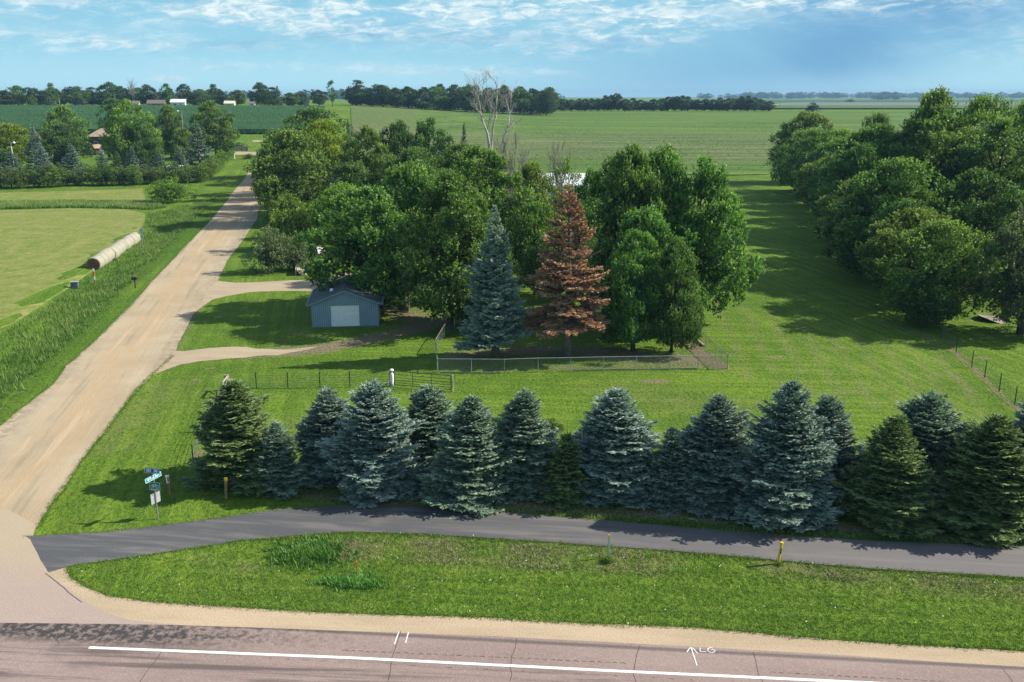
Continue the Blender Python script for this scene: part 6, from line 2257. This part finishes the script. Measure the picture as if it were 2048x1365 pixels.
M_TALLG = mat_leaf('tall_grass', (0.035, 0.090, 0.014), (0.10, 0.19, 0.032), (0.26, 0.32, 0.10), trans=0.2, rough=0.7)
M_LAWNG = mat_leaf('short_grass', (0.022, 0.062, 0.010), (0.078, 0.160, 0.017), (0.20, 0.275, 0.06), trans=0.15, rough=0.7)
M_STRAW = mat_leaf('dry_grass', (0.14, 0.13, 0.06), (0.26, 0.235, 0.13), (0.40, 0.36, 0.24), trans=0.1, rough=0.8)
M_CORNL = mat_leaf('corn_leaves', (0.018, 0.06, 0.018), (0.04, 0.11, 0.03), (0.10, 0.20, 0.07), trans=0.12, rough=0.6)
M_SOYL = mat_leaf('soybean_leaves', (0.05, 0.12, 0.02), (0.10, 0.20, 0.035), (0.20, 0.31, 0.07), trans=0.2)
M_WEED = mat_leaf('weed_leaves', (0.03, 0.09, 0.015), (0.06, 0.17, 0.025), (0.13, 0.28, 0.05), trans=0.2)
M_WHITEF = paint('clover_heads', (0.72, 0.72, 0.68), 0.8, var=0.05)

ditch = [tuple(p) for p in poly([(-150, 760), (0, 668), (37, 650), (100, 610), (180, 552), (205, 540), (282, 486), (286, 470), (296, 430), (420, 400), (450, 384), (452, 398), (421, 436), (361, 500), (304, 558), (264, 605), (212, 657), (154, 712), (132, 728), (103, 766), (59, 801), (0, 848), (-150, 930)])]
X, Y = scatter(ditch, 60000, 1)
dens = height(X * 0 + 0, X * 0 + 0) * 0 + np.sin(X * 0.9 + 3 * np.sin(Y * 0.21)) * np.sin(Y * 0.35 + 2 * np.sin(X * 0.3))
u = -road_u(X, Y)
k = np.random.default_rng(3).uniform(0, 1, len(X)) < np.clip((u - 4.3) / 3.0, 0.25, 1) * (0.6 + 0.4 * dens)
X = X[k]; Y = Y[k]
far_from_road = (-road_u(X, Y)) > 6.2
blades('tall_grass', X[far_from_road], Y[far_from_road], 0.2, 0.6, 7, 0.03, 0.9, M_TALLG, 'tall rough grass in the ditch between the hay field and the gravel road', 'grass', 4, spread=0.2)
blades('roadside_grass', X[~far_from_road], Y[~far_from_road], 0.1, 0.3, 7, 0.022, 0.7, M_TALLG, 'shorter green grass on the left bank of the gravel road', 'grass', 5, spread=0.16)
strip = [tuple(p) for p in poly([(-100, 419), (0, 419), (150, 416), (260, 418), (300, 420), (330, 416), (300, 406), (150, 404), (0, 406), (-100, 408)])]
X, Y = scatter(strip, 16000, 6)
blades('tall_grass', X, Y, 0.4, 0.9, 6, 0.06, 0.5, M_TALLG, 'dark band of tall grass behind the mown hay field', 'grass', 7, spread=0.3)

# verge between highway and path, and the edges of path and road
verge = [tuple(p) for p in w_should] + [tuple(p) for p in poly([(2120, 1165), (2048, 1156), (1724, 1137), (1553, 1122), (1348, 1103), (1193, 1092), (1022, 1080), (851, 1069), (700, 1065), (581, 1073), (478, 1082), (376, 1099), (273, 1114), (147, 1131)])]
X, Y = scatter(verge, 60000, 8)
blades('verge_grass', X, Y, 0.04, 0.12, 4, 0.016, 0.9, M_LAWNG, 'mown verge grass between the highway and the bike path', 'grass', 9, spread=0.07)
vb = seg_dist(X, Y, [tuple(p) for p in poly([(600, 1095), (850, 1090), (1100, 1105), (1340, 1120)])])
vc = seg_dist(X, Y, [tuple(p) for p in poly([(1550, 1138), (1800, 1160), (2050, 1182)])])
ve = seg_dist(X, Y, [tuple(p) for p in poly([(680, 1112), (950, 1120), (1200, 1136), (1400, 1150)])])
k = (np.minimum(np.minimum(vb, vc), ve) < 0.45) & (np.random.default_rng(2).uniform(0, 1, len(X)) < 0.55 * (0.5 + 0.5 * np.sin(X * 1.3)))
blades('dry_clippings', X[k], Y[k], 0.05, 0.14, 5, 0.02, 1.6, M_STRAW, 'dry grey clippings lying in streaks on the verge', 'dry grass', 10, spread=0.1)
for (wx, wy), sx_, sy_, n, lab in (((618, 1110), 0.75, 0.5, 1100, 'lush dark weeds in the dip below the bike path'),
                    ((704, 1168), 0.6, 0.3, 520, 'lush weeds round the orange marker')):
    rw = np.random.default_rng(n)
    c_ = P(wx, wy)
    X = c_.x + rw.normal(size=n) * sx_; Y = c_.y + rw.normal(size=n) * sy_ + 0.1 * np.sin(X * 5)
    blades('weeds', X, Y, 0.06, 0.3, 7, 0.04, 1.1, M_WEED, lab, 'weeds', 12)
# verge grass north of the path under the spruces and along the road shoulder line
under = [tuple(p) for p in poly([(940, 1012), (1250, 1035), (1560, 1060), (1800, 1072), (2060, 1085)])] + [tuple(p) for p in reversed(poly([(960, 1020), (1100, 1032), (1240, 1043), (1400, 1057), (1587, 1071), (1789, 1083), (2060, 1093)]))]
X, Y = scatter(under, 9000, 13)
blades('ground_weeds', X, Y, 0.08, 0.2, 6, 0.03, 0.9, M_TALLG, 'bright low weeds between the spruce row and the bike path', 'weeds', 14)


def edge_tufts(pts, n, wid, seed):
    rng = np.random.default_rng(seed)
    pts = [np.array(p) for p in pts]
    L = np.array([np.linalg.norm(b - a) for a, b in zip(pts[:-1], pts[1:])]); c = np.concatenate([[0], np.cumsum(L)])
    s = rng.uniform(0, c[-1], n); i = np.clip(np.searchsorted(c, s) - 1, 0, len(L) - 1)
    f = (s - c[i]) / L[i]
    A = np.array(pts)[:-1][i]; B = np.array(pts)[1:][i]
    q = A + (B - A) * f[:, None] + rng.normal(size=(n, 2)) * wid
    return q[:, 0], q[:, 1]


ex = []
for pts, n in ((w_path_n, 2600), (poly([(2100, 1162), (1724, 1137), (1348, 1103), (1022, 1080), (700, 1065), (478, 1082), (273, 1114), (147, 1131)]), 3200),
               (w_should, 3000), (poly([(346, 712), (296, 756), (264, 791), (211, 864), (164, 920), (126, 978), (97, 1016), (78, 1054)]), 2600), (w_road_l[:11], 6000)):
    ex.append(edge_tufts([tuple(p) for p in pts], n, 0.09, n))
X = np.concatenate([e[0] for e in ex]); Y = np.concatenate([e[1] for e in ex])
blades('edge_grass', X, Y, 0.03, 0.11, 5, 0.02, 1.1, M_LAWNG, 'grass creeping over the edges of path and shoulder', 'grass', 15, spread=0.06)
X, Y = scatter([tuple(p) for p in poly([(84, 1060), (215, 1060), (560, 1016), (960, 1010), (560, 960), (380, 930), (450, 780), (470, 730), (350, 735), (270, 795), (170, 925)])], 30000, 16)
blades('lawn_grass', X, Y, 0.03, 0.08, 4, 0.018, 0.9, M_LAWNG, 'short corner lawn between the gravel road and the spruce row', 'grass', 17, spread=0.09)
# white clover and litter specks
rng = np.random.default_rng(21)
X, Y = scatter(verge, 650, 22)
k = rng.uniform(0, 1, len(X)) < np.clip(0.12 + 0.6 * (np.sin(X * 0.8) * np.sin(Y * 1.7 + X * 0.2) > 0.35), 0, 1)
X = X[k]; Y = Y[k]
s = rng.uniform(0.010, 0.022, len(X)); Z = height(X, Y) + rng.uniform(0.08, 0.14, len(X))
q = np.stack([np.stack([X - s, Y - s, Z], 1), np.stack([X + s, Y - s, Z], 1), np.stack([X + s, Y + s, Z + s], 1), np.stack([X - s, Y + s, Z + s], 1)], 1).reshape(-1, 3)
tag(link('clover_flowers', np_mesh('clover_flowers', q, np.arange(len(q)), 4), M_WHITEF), 'tiny white flower heads sprinkled over the verge', 'flowers', kind='stuff')
# corn tassels/leaves breaking up the top of the corn canopy
cx0 = np.random.default_rng(31)
X, Y = scatter(corn, 42000, 32)
k = (Y < 480) | (cx0.uniform(0, 1, len(X)) < 0.4)
X = X[k]; Y = Y[k]
blades('corn_leaves', X, Y, 0.35, 0.8, 3, 0.10, 1.4, M_CORNL, 'rows of green corn leaves above the far field', 'corn', 33, off=1.85, spread=0.5)
# corn plants along the front edge of the field
cr = np.random.default_rng(36)
X = cr.uniform(c0.x - 420, c0.x, 9000); Y = 391.6 + cr.normal(size=9000) * 0.3
blades('corn_leaves', X, Y, 1.2, 2.4, 3, 0.10, 0.5, M_CORNL, 'front rows of corn facing the farmyard', 'corn', 37, spread=0.3)
# soybean leaf texture, thinning out with distance
X, Y = scatter([(-40, 263), (30, 263), (62, 259), (78, 263), (92, 286), (150, 332), (190, 335), (190, 560), (-92, 560)], 70000, 34)
r4 = np.random.default_rng(4)
k = (X + 0.10 * Y > 3) & (r4.uniform(0, 1, len(X)) < np.clip((520 - Y) / 240, 0, 0.6)) & (np.sin(X * 0.05) > -2) & (r4.uniform(0, 1, len(X)) < (0.6 + 0.4 * np.sin(X * 0.05 + 2 * np.sin(Y * 0.03))))
X = X[k]; Y = Y[k]
Y = np.round(Y / 1.5) * 1.5 + r4.normal(size=len(Y)) * 0.12 + 0.05 * X
blades('soybean_leaves', X, Y, 0.18, 0.38, 3, 0.12, 1.2, M_SOYL, 'low soybean plants in rows behind the grove', 'soybeans', 35, off=0.2, spread=0.25)

# haze: even thin air over the whole scene
hb = MB().box((0, 4000, 36.4), (15000, 10600, 77.2))
m, g = material('thin_haze_air')
pv = g.node('ShaderNodeVolumePrincipled')
pv.inputs['Color'].default_value = (0.33, 0.57, 0.84, 1)
pv.inputs['Density'].default_value = 0.00012
o_ = g.node('ShaderNodeOutputMaterial'); g.l.new(pv.outputs[0], o_.inputs['Volume'])
hz = hb.build('haze', m)
tag(hz, kind='stuff')
